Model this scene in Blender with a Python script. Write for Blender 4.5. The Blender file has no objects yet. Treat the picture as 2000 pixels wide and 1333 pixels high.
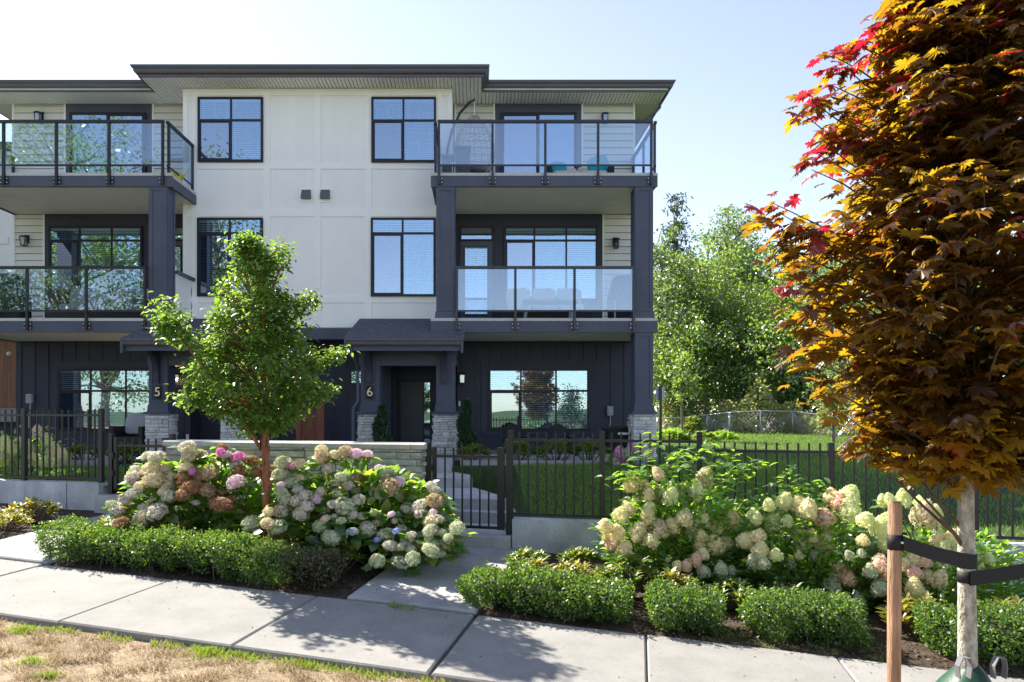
import bpy, math, random
import numpy as np
from mathutils import Vector, Matrix

random.seed(7); RNG = np.random.default_rng(11)
scene = bpy.context.scene
col = scene.collection

# ------------------------------------------------------------------ camera, sky, sun, exposure
F_PX, VPX, VPY, CAM_Z = 1333.0, 930.0, 800.0, 1.8      # focal length and vanishing point measured in the photograph (2000 px wide)
cam_d = bpy.data.cameras.new('camera'); cam = bpy.data.objects.new('camera', cam_d); col.objects.link(cam)
cam.location = (0, 0, CAM_Z); cam.rotation_euler = (math.radians(90), 0, 0)
cam_d.sensor_width = 36; cam_d.lens = 36*F_PX/2000
cam_d.shift_x = (1000-VPX)/2000; cam_d.shift_y = (VPY-666.5)/2000
cam_d.clip_end = 3000
scene.camera = cam

TO_SUN = Vector((-0.75, 0.77, 1.0)).normalized()
SUN_EL = math.asin(TO_SUN.z); SUN_AZ = math.atan2(TO_SUN.x, TO_SUN.y)
world = bpy.data.worlds.new('World'); scene.world = world; world.use_nodes = True
wn = world.node_tree.nodes; wl = world.node_tree.links; wn.clear()
sky = wn.new('ShaderNodeTexSky'); sky.sky_type = 'NISHITA'; sky.sun_disc = False
sky.sun_elevation = SUN_EL; sky.sun_rotation = SUN_AZ
sky.air_density = 1.0; sky.dust_density = 0.25; sky.ozone_density = 1.6
bg = wn.new('ShaderNodeBackground'); bg.inputs[1].default_value = 0.089
wo = wn.new('ShaderNodeOutputWorld'); hs = wn.new('ShaderNodeHueSaturation'); hs.inputs['Saturation'].default_value = 0.74; hs.inputs['Hue'].default_value = 0.513; wl.new(sky.outputs[0], hs.inputs['Color']); wl.new(hs.outputs[0], bg.inputs[0]); wl.new(bg.outputs[0], wo.inputs[0])
sun_d = bpy.data.lights.new('sun', 'SUN'); sun_d.energy = 4.6; sun_d.angle = math.radians(0.53); sun_d.color = (1.0, 0.93, 0.81)
sun = bpy.data.objects.new('sun', sun_d); col.objects.link(sun)
sun.rotation_euler = (-TO_SUN).to_track_quat('-Z', 'Y').to_euler(); sun.location = TO_SUN*60
scene.view_settings.view_transform = 'Standard'; scene.view_settings.look = 'None'
scene.view_settings.exposure = 1.66; scene.view_settings.gamma = 1.0
scene.render.engine = 'CYCLES'
scene.cycles.use_denoising = True
try:
    scene.cycles.denoiser = 'OPENIMAGEDENOISE'
except Exception:
    pass
scene.cycles.max_bounces = 8; scene.cycles.transparent_max_bounces = 12
scene.cycles.sample_clamp_indirect = 6.0

# ------------------------------------------------------------------ measuring helpers
def XW(px, Y): return (px-VPX)*Y/F_PX
def ZW(py, Y): return CAM_Z-(py-VPY)*Y/F_PX
def PW(px, py, Y): return (XW(px, Y), Y, ZW(py, Y))
TH = math.radians(13.5); CS, SN = math.cos(TH), math.sin(TH)     # the street runs 13.5 degrees off the house front and falls 4.3 %
def SW(s, n): return (CS*s+SN*n, 6-SN*s+CS*n)                      # street frame (along, towards the house) to world
def WS(x, y): return (CS*x-SN*(y-6), SN*x+CS*(y-6))
def zs(s): return -0.043*max(-14, min(14, s))
def bed_z(s, n): return zs(s)+0.045*max(0, min(n, 2.4))
def ss(t): t = max(0, min(1, t)); return t*t*(3-2*t)
def yard_z(x, y):
    s, n = WS(x, y)
    base = 0.70-(0.70-0.42)*ss((s+3.2)/2.2)
    if s > 3: base -= 0.05*ss((s-3)/2)
    z = base+(0.74-base)*ss((n-2.5)/4.2)
    if -3.2 < x < .62 and y < 12.4: z = min(z, .02+.45*ss((x-.12)/.5))           # the steps run here
    if x > 3.5 and y > 14: z += 0.016*min(y-14, 14)*ss((x-3.5)/2)
    return z
def ground_at(px, py, c=0.0):
    q = (py-VPY)/F_PX; k = (px-VPX)/F_PX
    Y = (1.8-c+0.043*SN*6)/(q-0.043*(CS*k-SN)); return k*Y, Y

# ------------------------------------------------------------------ materials
MATS = {}
def _nodes(name):
    m = bpy.data.materials.new(name); m.use_nodes = True
    nt = m.node_tree; nt.nodes.clear(); MATS[name] = m
    return m, nt, nt.nodes, nt.links
def mat(name, c, rough=0.6, var=0.12, scale=3.0, bump=0.0, bscale=60.0, spec=0.3, metal=0.0, orand=0.0, c2=None, stretch=None, coat=0.0, detail=5, alt=None, speck=0.0, stain=0.0):
    m, nt, n, l = _nodes(name)
    out = n.new('ShaderNodeOutputMaterial'); b = n.new('ShaderNodeBsdfPrincipled'); l.new(b.outputs[0], out.inputs[0])
    b.inputs['Roughness'].default_value = rough; b.inputs['Metallic'].default_value = metal
    b.inputs['Specular IOR Level'].default_value = spec
    if coat: b.inputs['Coat Weight'].default_value = coat
    geo = n.new('ShaderNodeNewGeometry'); src = geo.outputs['Position']
    if stretch:
        mp = n.new('ShaderNodeMapping'); mp.inputs['Scale'].default_value = stretch; l.new(src, mp.inputs[0]); src = mp.outputs[0]
    nz = n.new('ShaderNodeTexNoise'); nz.inputs['Scale'].default_value = scale; nz.inputs['Detail'].default_value = detail; nz.inputs['Roughness'].default_value = 0.6
    l.new(src, nz.inputs['Vector'])
    ramp = n.new('ShaderNodeValToRGB'); l.new(nz.outputs['Fac'], ramp.inputs[0])
    ca = [x*(1-var) for x in c]; cb = list(c2) if c2 else [min(1, x*(1+var)) for x in c]
    ramp.color_ramp.elements[0].position = 0.32; ramp.color_ramp.elements[1].position = 0.68
    ramp.color_ramp.elements[0].color = (*ca, 1); ramp.color_ramp.elements[1].color = (*cb, 1)
    cur = ramp.outputs[0]
    if alt:                                                       # a second colour carried by random pieces
        oi = n.new('ShaderNodeObjectInfo'); r2 = n.new('ShaderNodeValToRGB'); l.new(oi.outputs['Random'], r2.inputs[0])
        r2.color_ramp.elements.remove(r2.color_ramp.elements[1])
        r2.color_ramp.interpolation = 'CONSTANT'
        r2.color_ramp.elements[0].color = (*alt[0], 1)
        for i, a in enumerate(alt[1:]):
            e = r2.color_ramp.elements.new((i+1)/len(alt)); e.color = (*a, 1)
        mx = n.new('ShaderNodeMixRGB'); mx.blend_type = 'MULTIPLY'; mx.inputs[0].default_value = 1
        l.new(cur, mx.inputs[1]); l.new(r2.outputs[0], mx.inputs[2]); cur = mx.outputs[0]
    if stain:                                                     # broad weathering blotches
        n3 = n.new('ShaderNodeTexNoise'); n3.inputs['Scale'].default_value = 1.1; n3.inputs['Detail'].default_value = 7; n3.inputs['Roughness'].default_value = 0.7; l.new(geo.outputs['Position'], n3.inputs['Vector'])
        m3 = n.new('ShaderNodeMapRange'); l.new(n3.outputs['Fac'], m3.inputs[0]); m3.inputs[1].default_value = .35; m3.inputs[2].default_value = .7; m3.inputs[3].default_value = 1+stain*.35; m3.inputs[4].default_value = 1-stain
        h3 = n.new('ShaderNodeHueSaturation'); l.new(cur, h3.inputs['Color']); l.new(m3.outputs[0], h3.inputs['Value']); cur = h3.outputs[0]
    if speck:                                                     # pits and grit
        n4 = n.new('ShaderNodeTexNoise'); n4.inputs['Scale'].default_value = 55; n4.inputs['Detail'].default_value = 3; l.new(geo.outputs['Position'], n4.inputs['Vector'])
        m4 = n.new('ShaderNodeMapRange'); l.new(n4.outputs['Fac'], m4.inputs[0]); m4.inputs[1].default_value = .60; m4.inputs[2].default_value = .72; m4.inputs[3].default_value = 1; m4.inputs[4].default_value = 1-speck
        h4 = n.new('ShaderNodeHueSaturation'); l.new(cur, h4.inputs['Color']); l.new(m4.outputs[0], h4.inputs['Value']); cur = h4.outputs[0]
    if orand:
        oi = n.new('ShaderNodeObjectInfo'); mr = n.new('ShaderNodeMapRange'); l.new(oi.outputs['Random'], mr.inputs[0])
        mr.inputs[3].default_value = 1-orand; mr.inputs[4].default_value = 1+orand
        hs = n.new('ShaderNodeHueSaturation'); l.new(cur, hs.inputs['Color']); l.new(mr.outputs[0], hs.inputs['Value']); cur = hs.outputs[0]
    l.new(cur, b.inputs['Base Color'])
    if bump:
        n2 = n.new('ShaderNodeTexNoise'); n2.inputs['Scale'].default_value = bscale; n2.inputs['Detail'].default_value = 4; l.new(src, n2.inputs['Vector'])
        bp = n.new('ShaderNodeBump'); bp.inputs['Strength'].default_value = bump; bp.inputs['Distance'].default_value = 0.02
        l.new(n2.outputs['Fac'], bp.inputs['Height']); l.new(bp.outputs[0], b.inputs['Normal'])
    return m
def leafmat(name, cols, tcols, trans=0.5, gloss=0.08, grough=0.38):
    """Leaf: diffuse + translucent + a waxy film; the colour differs from leaf to leaf."""
    m, nt, n, l = _nodes(name)
    out = n.new('ShaderNodeOutputMaterial'); geo = n.new('ShaderNodeNewGeometry'); oi = n.new('ShaderNodeObjectInfo')
    ad = n.new('ShaderNodeMath'); ad.operation = 'ADD'; l.new(geo.outputs['Random Per Island'], ad.inputs[0]); l.new(oi.outputs['Random'], ad.inputs[1])
    fr = n.new('ShaderNodeMath'); fr.operation = 'FRACT'; l.new(ad.outputs[0], fr.inputs[0])
    def ramp(cs):
        r = n.new('ShaderNodeValToRGB'); l.new(fr.outputs[0], r.inputs[0])
        r.color_ramp.elements.remove(r.color_ramp.elements[1])
        r.color_ramp.elements[0].position = 0; r.color_ramp.elements[0].color = (*cs[0], 1)
        for i, c in enumerate(cs[1:]):
            e = r.color_ramp.elements.new((i+1)/max(1, len(cs)-1)); e.color = (*c, 1)
        return r.outputs[0]
    d = n.new('ShaderNodeBsdfDiffuse'); l.new(ramp(cols), d.inputs[0])
    t = n.new('ShaderNodeBsdfTranslucent'); l.new(ramp(tcols), t.inputs[0])
    mx = n.new('ShaderNodeMixShader'); mx.inputs[0].default_value = trans; l.new(d.outputs[0], mx.inputs[1]); l.new(t.outputs[0], mx.inputs[2])
    g = n.new('ShaderNodeBsdfGlossy'); g.inputs['Roughness'].default_value = grough; g.inputs[0].default_value = (1, 1, 1, 1)
    m2 = n.new('ShaderNodeMixShader'); m2.inputs[0].default_value = gloss; l.new(mx.outputs[0], m2.inputs[1]); l.new(g.outputs[0], m2.inputs[2])
    l.new(m2.outputs[0], out.inputs[0]); return m
def glassmat(name, tint, refl, fac, rough=0.01, wob=0.0):
    m, nt, n, l = _nodes(name)
    out = n.new('ShaderNodeOutputMaterial')
    t = n.new('ShaderNodeBsdfTransparent'); t.inputs[0].default_value = (*tint, 1)
    g = n.new('ShaderNodeBsdfGlossy'); g.inputs[0].default_value = (*refl, 1); g.inputs['Roughness'].default_value = rough
    if wob:
        geo = n.new('ShaderNodeNewGeometry'); nz = n.new('ShaderNodeTexNoise'); nz.inputs['Scale'].default_value = 1.3; nz.inputs['Detail'].default_value = 1
        l.new(geo.outputs['Position'], nz.inputs['Vector']); bp = n.new('ShaderNodeBump'); bp.inputs['Strength'].default_value = wob; bp.inputs['Distance'].default_value = 0.05
        l.new(nz.outputs['Fac'], bp.inputs['Height']); l.new(bp.outputs[0], g.inputs['Normal'])
    mx = n.new('ShaderNodeMixShader'); mx.inputs[0].default_value = fac
    l.new(t.outputs[0], mx.inputs[1]); l.new(g.outputs[0], mx.inputs[2]); l.new(mx.outputs[0], out.inputs[0]); return m
def emimat(name, c, e):
    m, nt, n, l = _nodes(name); out = n.new('ShaderNodeOutputMaterial'); b = n.new('ShaderNodeEmission')
    b.inputs[0].default_value = (*c, 1); b.inputs[1].default_value = e; l.new(b.outputs[0], out.inputs[0]); return m

mat('white_paint', (0.84, 0.84, 0.835), 0.55, 0.03, 1.2, 0.05, 90, stretch=(2.5, 2.5, 0.25), detail=8, stain=0.035)
mat('white_trim', (0.86, 0.86, 0.855), 0.5, 0.02, 2)
mat('siding', (0.66, 0.66, 0.61), 0.5, 0.03, 2, 0.05, 40, orand=0.03)
mat('soffit_vent_shade', (0.36, 0.36, 0.33), 0.6, 0.05, 3)  # darker tone paints in groove shade lines along with vent perforations
mat('soffit', (0.80, 0.80, 0.73), 0.5, 0.03, 2)
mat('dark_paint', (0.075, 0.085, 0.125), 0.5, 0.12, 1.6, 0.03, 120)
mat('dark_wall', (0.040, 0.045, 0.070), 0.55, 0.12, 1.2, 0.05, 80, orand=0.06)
mat('fascia_metal', (0.095, 0.097, 0.108), 0.35, 0.06, 2, spec=0.5)
mat('black_metal', (0.016, 0.016, 0.022), 0.38, 0.1, 4, spec=0.5)
mat('blue_black_metal', (0.020, 0.022, 0.040), 0.35, 0.1, 4, spec=0.5)
mat('fence_metal', (0.012, 0.012, 0.015), 0.4, 0.2, 8, 0.04, 200, spec=0.5)
mat('frame_vinyl', (0.018, 0.018, 0.030), 0.4, 0.08, 4)
mat('bolt_zinc', (0.75, 0.75, 0.78), 0.35, 0.05, 20, metal=0.3)
mat('deck_membrane', (0.50, 0.50, 0.49), 0.6, 0.35, 60, 0.1, 90)
mat('blind', (0.74, 0.77, 0.78), 0.5, 0.02, 3)
mat('room_dark', (0.05, 0.055, 0.062), 0.8, 0.1, 2)
mat('roller_shade', (0.10, 0.14, 0.20), 0.7, 0.04, 2)
mat('shingle', (0.10, 0.105, 0.13), 0.8, 0.35, 14, 0.4, 220)
mat('concrete_wall', (0.50, 0.52, 0.56), 0.85, 0.28, 2.6, 0.3, 60, stretch=(1, 1, 0.55), speck=0.45, stain=0.22)
mat('sidewalk', (0.252, 0.246, 0.233), 0.85, 0.10, 3.5, 0.35, 190, orand=0.05, detail=8, speck=0.28, stain=0.10)
mat('path_concrete', (0.33, 0.33, 0.325), 0.85, 0.16, 3.5, 0.35, 140, orand=0.06, detail=8, speck=0.35, stain=0.2)
mat('step_concrete', (0.40, 0.40, 0.40), 0.8, 0.18, 4, 0.2, 120)
mat('cap_stone', (0.40, 0.39, 0.36), 0.7, 0.12, 5, 0.15, 90, orand=0.05)
mat('ledge_stone_pale', (0.66, 0.655, 0.63), 0.8, 0.2, 9, 0.5, 40, orand=0.1, alt=[(1, 1, 1), (0.93, 0.94, 0.97), (0.78, 0.8, 0.84), (1.0, 0.95, 0.87), (0.88, 0.9, 0.94), (0.7, 0.7, 0.72), (1, 1, 1)])
mat('ledge_stone_grey', (0.50, 0.485, 0.45), 0.8, 0.35, 7, 0.5, 36, orand=0.12, alt=[(1, 1, 1), (0.8, 0.82, 0.84), (1.1, 1.04, 0.92), (0.6, 0.6, 0.6), (0.95, 0.92, 0.84), (1.15, 1.12, 1.05), (0.72, 0.72, 0.7)], stretch=(1, 1, 3))
mat('siding_lap_shadow', (0.20, 0.20, 0.19), 0.7, 0.05, 3)  # dark backing tone paints the shadow line under each lap
mat('mortar', (0.10, 0.10, 0.10), 0.9, 0.2, 10)
mat('cedar_red', (0.20, 0.075, 0.048), 0.65, 0.2, 5, 0.1, 60, orand=0.08, stretch=(3, 3, 0.5))
mat('cedar_brown', (0.25, 0.12, 0.065), 0.6, 0.25, 4, 0.1, 60, orand=0.12, stretch=(3, 3, 0.4))
mat('door_paint', (0.045, 0.047, 0.058), 0.4, 0.08, 3)
mat('soil', (0.040, 0.027, 0.019), 0.95, 0.5, 10, 0.8, 40, c2=(0.085, 0.06, 0.04))
mat('lawn_soil', (0.032, 0.060, 0.014), 0.95, 0.35, 4, 0.6, 60)
mat('dry_soil', (0.26, 0.19, 0.12), 0.95, 0.3, 6, 0.7, 60, c2=(0.38, 0.30, 0.20))
mat('far_ground', (0.06, 0.09, 0.03), 0.95, 0.3, 0.4)
mat('asphalt', (0.12, 0.12, 0.125), 0.9, 0.2, 20, 0.2, 200)
mat('galvanised', (0.55, 0.57, 0.60), 0.35, 0.08, 10, metal=0.6)
mat('sign_back', (0.55, 0.57, 0.60), 0.5, 0.04, 3)
mat('stake_wood', (0.40, 0.235, 0.14), 0.8, 0.35, 6, 0.6, 30, stretch=(7, 7, 0.6), detail=9, stain=0.25)
mat('strap_black', (0.012, 0.012, 0.015), 0.6, 0.1, 50, 0.15, 300)
mat('bag_green', (0.022, 0.07, 0.045), 0.45, 0.15, 9, 0.25, 14)
mat('bag_handle', (0.16, 0.16, 0.175), 0.6, 0.1, 9)
mat('maple_bark', (0.36, 0.31, 0.24), 0.9, 0.45, 26, 0.8, 60, c2=(0.56, 0.53, 0.46), stretch=(1, 1, 0.6))
mat('paper_bark', (0.20, 0.075, 0.042), 0.55, 0.4, 18, 0.7, 40, c2=(0.34, 0.13, 0.07), stretch=(1, 1, 0.35))
mat('grey_bark', (0.20, 0.17, 0.14), 0.9, 0.35, 10, 0.6, 40, stretch=(1, 1, 0.4))
mat('twig', (0.10, 0.07, 0.045), 0.8, 0.3, 10)
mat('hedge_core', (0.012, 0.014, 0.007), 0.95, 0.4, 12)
mat('wicker_grey', (0.16, 0.165, 0.185), 0.6, 0.2, 30)
mat('wicker_dark', (0.030, 0.026, 0.026), 0.6, 0.3, 40, 0.2, 120)
mat('rattan', (0.42, 0.30, 0.26), 0.55, 0.15, 30)
mat('cushion_beige', (0.60, 0.55, 0.48), 0.85, 0.06, 4, 0.2, 30)
mat('cushion_white', (0.66, 0.65, 0.63), 0.85, 0.05, 4, 0.2, 20)
mat('cushion_grey', (0.36, 0.37, 0.41), 0.85, 0.06, 4, 0.2, 20)
mat('cushion_teal', (0.02, 0.42, 0.50), 0.8, 0.08, 4, 0.15, 20)
mat('throw_weave', (0.035, 0.035, 0.04), 0.9, 0.5, 16, 0.3, 60, c2=(0.5, 0.5, 0.48))
mat('cover_black', (0.030, 0.032, 0.04), 0.42, 0.2, 8, 0.5, 9)
mat('table_grey', (0.30, 0.30, 0.32), 0.6, 0.1, 6)
mat('plastic_grey', (0.34, 0.36, 0.38), 0.5, 0.05, 5)
mat('plastic_black', (0.014, 0.014, 0.018), 0.5, 0.1, 5)
mat('white_plastic', (0.75, 0.75, 0.74), 0.4, 0.03, 5)
mat('can_yellow', (0.55, 0.50, 0.06), 0.5, 0.1, 5)
mat('number_metal', (0.80, 0.72, 0.52), 0.35, 0.05, 10, metal=0.4)
mat('lantern_black', (0.012, 0.012, 0.014), 0.4, 0.1, 8)
mat('chain_steel', (0.5, 0.5, 0.52), 0.35, 0.05, 10, metal=0.8)
glassmat('window_glass', (0.86, 0.91, 0.95), (0.62, 0.84, 1.0), 0.34, 0.008, 0.03)
glassmat('dark_glass', (0.55, 0.62, 0.68), (0.72, 0.86, 1.0), 0.40, 0.008, 0.03)
glassmat('railing_glass', (0.80, 0.87, 0.92), (0.80, 0.90, 1.0), 0.19, 0.004, 0.02)
glassmat('lamp_glass', (0.8, 0.85, 0.88), (0.9, 0.95, 1.0), 0.22, 0.05)
emimat('bulb_lit', (1.0, 0.62, 0.28), 5.0)
mat('bulb_off', (0.8, 0.78, 0.72), 0.2, 0.02, 5)

leafmat('leaf_green_tree', [(0.029, 0.083, 0.018), (0.044, 0.112, 0.021), (0.034, 0.098, 0.029), (0.059, 0.137, 0.025)],
        [(0.269, 0.513, 0.037), (0.416, 0.635, 0.048), (0.318, 0.562, 0.060), (0.513, 0.684, 0.060)], 0.38, 0.06)
leafmat('leaf_maple', [(0.034, 0.016, 0.010), (0.040, 0.022, 0.010), (0.026, 0.022, 0.010), (0.044, 0.026, 0.010), (0.026, 0.012, 0.012)],
        [(0.56, 0.24, 0.012), (0.70, 0.46, 0.016), (0.40, 0.16, 0.012), (0.74, 0.54, 0.02), (0.34, 0.11, 0.014)], 0.46, 0.03, 0.40)
leafmat('leaf_maple_red', [(0.24, 0.02, 0.03), (0.12, 0.015, 0.035), (0.30, 0.03, 0.03)],
        [(0.80, 0.02, 0.03), (0.62, 0.015, 0.05), (0.85, 0.05, 0.03)], 0.5, 0.12, 0.4)
leafmat('leaf_box', [(0.027, 0.071, 0.015), (0.044, 0.098, 0.020), (0.034, 0.083, 0.021), (0.073, 0.146, 0.021)],
        [(0.137, 0.294, 0.020), (0.235, 0.412, 0.029), (0.176, 0.333, 0.029), (0.392, 0.539, 0.039)], 0.40, 0.045, 0.42)
leafmat('leaf_box_dull', [(0.045, 0.055, 0.018), (0.06, 0.045, 0.02), (0.04, 0.06, 0.02), (0.09, 0.06, 0.03)],
        [(0.16, 0.2, 0.02), (0.2, 0.14, 0.03), (0.16, 0.24, 0.03), (0.3, 0.16, 0.04)], 0.3, 0.06, 0.4)
leafmat('leaf_hydrangea', [(0.035, 0.104, 0.023), (0.053, 0.145, 0.033), (0.041, 0.116, 0.023), (0.092, 0.173, 0.035), (0.173, 0.173, 0.035)],
        [(0.286, 0.601, 0.043), (0.429, 0.744, 0.057), (0.343, 0.658, 0.043), (0.572, 0.801, 0.072), (0.858, 0.715, 0.072)], 0.42, 0.07)
leafmat('leaf_panicle', [(0.042, 0.121, 0.024), (0.060, 0.156, 0.032), (0.048, 0.133, 0.024), (0.090, 0.193, 0.036)],
        [(0.345, 0.661, 0.043), (0.546, 0.834, 0.057), (0.403, 0.719, 0.043), (0.661, 0.880, 0.071)], 0.45, 0.08)
leafmat('leaf_rhodo', [(0.034, 0.092, 0.025), (0.052, 0.115, 0.029), (0.069, 0.127, 0.029), (0.172, 0.172, 0.034)],
        [(0.216, 0.432, 0.036), (0.360, 0.552, 0.048), (0.432, 0.576, 0.048), (0.720, 0.600, 0.048)], 0.36, 0.07, 0.36)
leafmat('leaf_rhodo_yellow', [(0.07, 0.12, 0.025), (0.16, 0.17, 0.03), (0.24, 0.19, 0.03), (0.08, 0.12, 0.03)],
        [(0.36, 0.46, 0.03), (0.6, 0.55, 0.04), (0.7, 0.5, 0.04), (0.4, 0.5, 0.04)], 0.38, 0.06, 0.36)
leafmat('leaf_wood_a', [(0.042, 0.104, 0.024), (0.061, 0.140, 0.027), (0.073, 0.152, 0.034), (0.109, 0.183, 0.037)],
        [(0.264, 0.475, 0.040), (0.396, 0.607, 0.053), (0.449, 0.633, 0.066), (0.581, 0.686, 0.079)], 0.42, 0.09, 0.4)
leafmat('leaf_wood_b', [(0.035, 0.081, 0.025), (0.049, 0.104, 0.030), (0.059, 0.115, 0.041), (0.076, 0.139, 0.035)],
        [(0.177, 0.354, 0.050), (0.278, 0.455, 0.064), (0.328, 0.479, 0.076), (0.429, 0.530, 0.076)], 0.4, 0.10, 0.4)
leafmat('leaf_conifer', [(0.018, 0.045, 0.018), (0.025, 0.06, 0.025), (0.03, 0.065, 0.022)], [(0.05, 0.12, 0.03), (0.08, 0.16, 0.04), (0.1, 0.18, 0.04)], 0.25, 0.05, 0.5)
leafmat('leaf_bramble', [(0.125, 0.208, 0.053), (0.187, 0.250, 0.083), (0.291, 0.270, 0.104), (0.125, 0.187, 0.062), (0.416, 0.270, 0.104)],
        [(0.546, 0.728, 0.091), (0.764, 0.819, 0.146), (0.880, 0.764, 0.182), (0.546, 0.692, 0.091), (0.880, 0.546, 0.146)], 0.4, 0.08, 0.4)
leafmat('grass_dry', [(0.34, 0.25, 0.15), (0.56, 0.45, 0.30), (0.44, 0.33, 0.21), (0.24, 0.16, 0.09), (0.64, 0.55, 0.40), (0.16, 0.10, 0.06)],
        [(0.40, 0.30, 0.18), (0.55, 0.44, 0.28), (0.5, 0.38, 0.24), (0.3, 0.2, 0.11), (0.60, 0.50, 0.35), (0.2, 0.13, 0.07)], 0.35, 0.02, 0.6)
leafmat('grass_green', [(0.10, 0.19, 0.03), (0.15, 0.25, 0.04), (0.20, 0.28, 0.05), (0.09, 0.16, 0.03)],
        [(0.34, 0.5, 0.04), (0.44, 0.58, 0.05), (0.5, 0.56, 0.08), (0.3, 0.45, 0.04)], 0.4, 0.04, 0.5)
leafmat('grass_lawn', [(0.060, 0.139, 0.024), (0.079, 0.171, 0.029), (0.066, 0.152, 0.026), (0.106, 0.185, 0.039)],
        [(0.316, 0.575, 0.043), (0.431, 0.661, 0.057), (0.374, 0.633, 0.043), (0.517, 0.661, 0.071)], 0.4, 0.04, 0.5)
leafmat('mulch_chip', [(0.05, 0.03, 0.02), (0.10, 0.06, 0.04), (0.15, 0.10, 0.07), (0.07, 0.04, 0.03)], [(0.05, 0.03, 0.02)]*2, 0.1, 0.02, 0.6)
FLW = {  # flower head colours
 'W': [(0.56, 0.54, 0.46), (0.64, 0.60, 0.54), (0.42, 0.45, 0.29), (0.62, 0.56, 0.53), (0.32, 0.25, 0.19)],
 'G': [(0.46, 0.50, 0.32), (0.58, 0.58, 0.44), (0.34, 0.42, 0.22), (0.52, 0.54, 0.40), (0.26, 0.22, 0.16)],
 'C': [(0.64, 0.58, 0.40), (0.72, 0.64, 0.46), (0.54, 0.50, 0.30), (0.66, 0.54, 0.42), (0.44, 0.34, 0.22)],
 'B': [(0.30, 0.16, 0.08), (0.40, 0.22, 0.11), (0.20, 0.10, 0.06), (0.44, 0.28, 0.16), (0.16, 0.08, 0.05)],
 'M': [(0.50, 0.42, 0.26), (0.36, 0.22, 0.12), (0.54, 0.50, 0.34), (0.30, 0.18, 0.10), (0.48, 0.44, 0.28)],
 'P': [(0.62, 0.24, 0.48), (0.70, 0.34, 0.56), (0.56, 0.18, 0.42), (0.66, 0.30, 0.52)],
 'L': [(0.68, 0.48, 0.56), (0.72, 0.56, 0.60), (0.60, 0.46, 0.58), (0.70, 0.58, 0.56)],
 'U': [(0.24, 0.30, 0.60), (0.32, 0.36, 0.66), (0.40, 0.42, 0.62)],
 'K': [(0.36, 0.40, 0.46), (0.30, 0.36, 0.34), (0.44, 0.46, 0.54)],
 'T': [(0.72, 0.65, 0.38), (0.74, 0.68, 0.44), (0.66, 0.58, 0.31), (0.70, 0.60, 0.38), (0.62, 0.50, 0.29)],
 'R': [(0.66, 0.48, 0.34), (0.68, 0.52, 0.36), (0.60, 0.38, 0.32), (0.70, 0.58, 0.40)],
 'Y': [(0.62, 0.64, 0.34), (0.68, 0.68, 0.42), (0.54, 0.60, 0.28), (0.70, 0.68, 0.46)],
}
for k, c in FLW.items(): leafmat('flower_'+k, [tuple(min(0.88, x*1.32) for x in y) for y in c], [tuple(min(0.9, x*1.35) for x in y) for y in c], 0.42, 0.015, 0.6)
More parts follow.
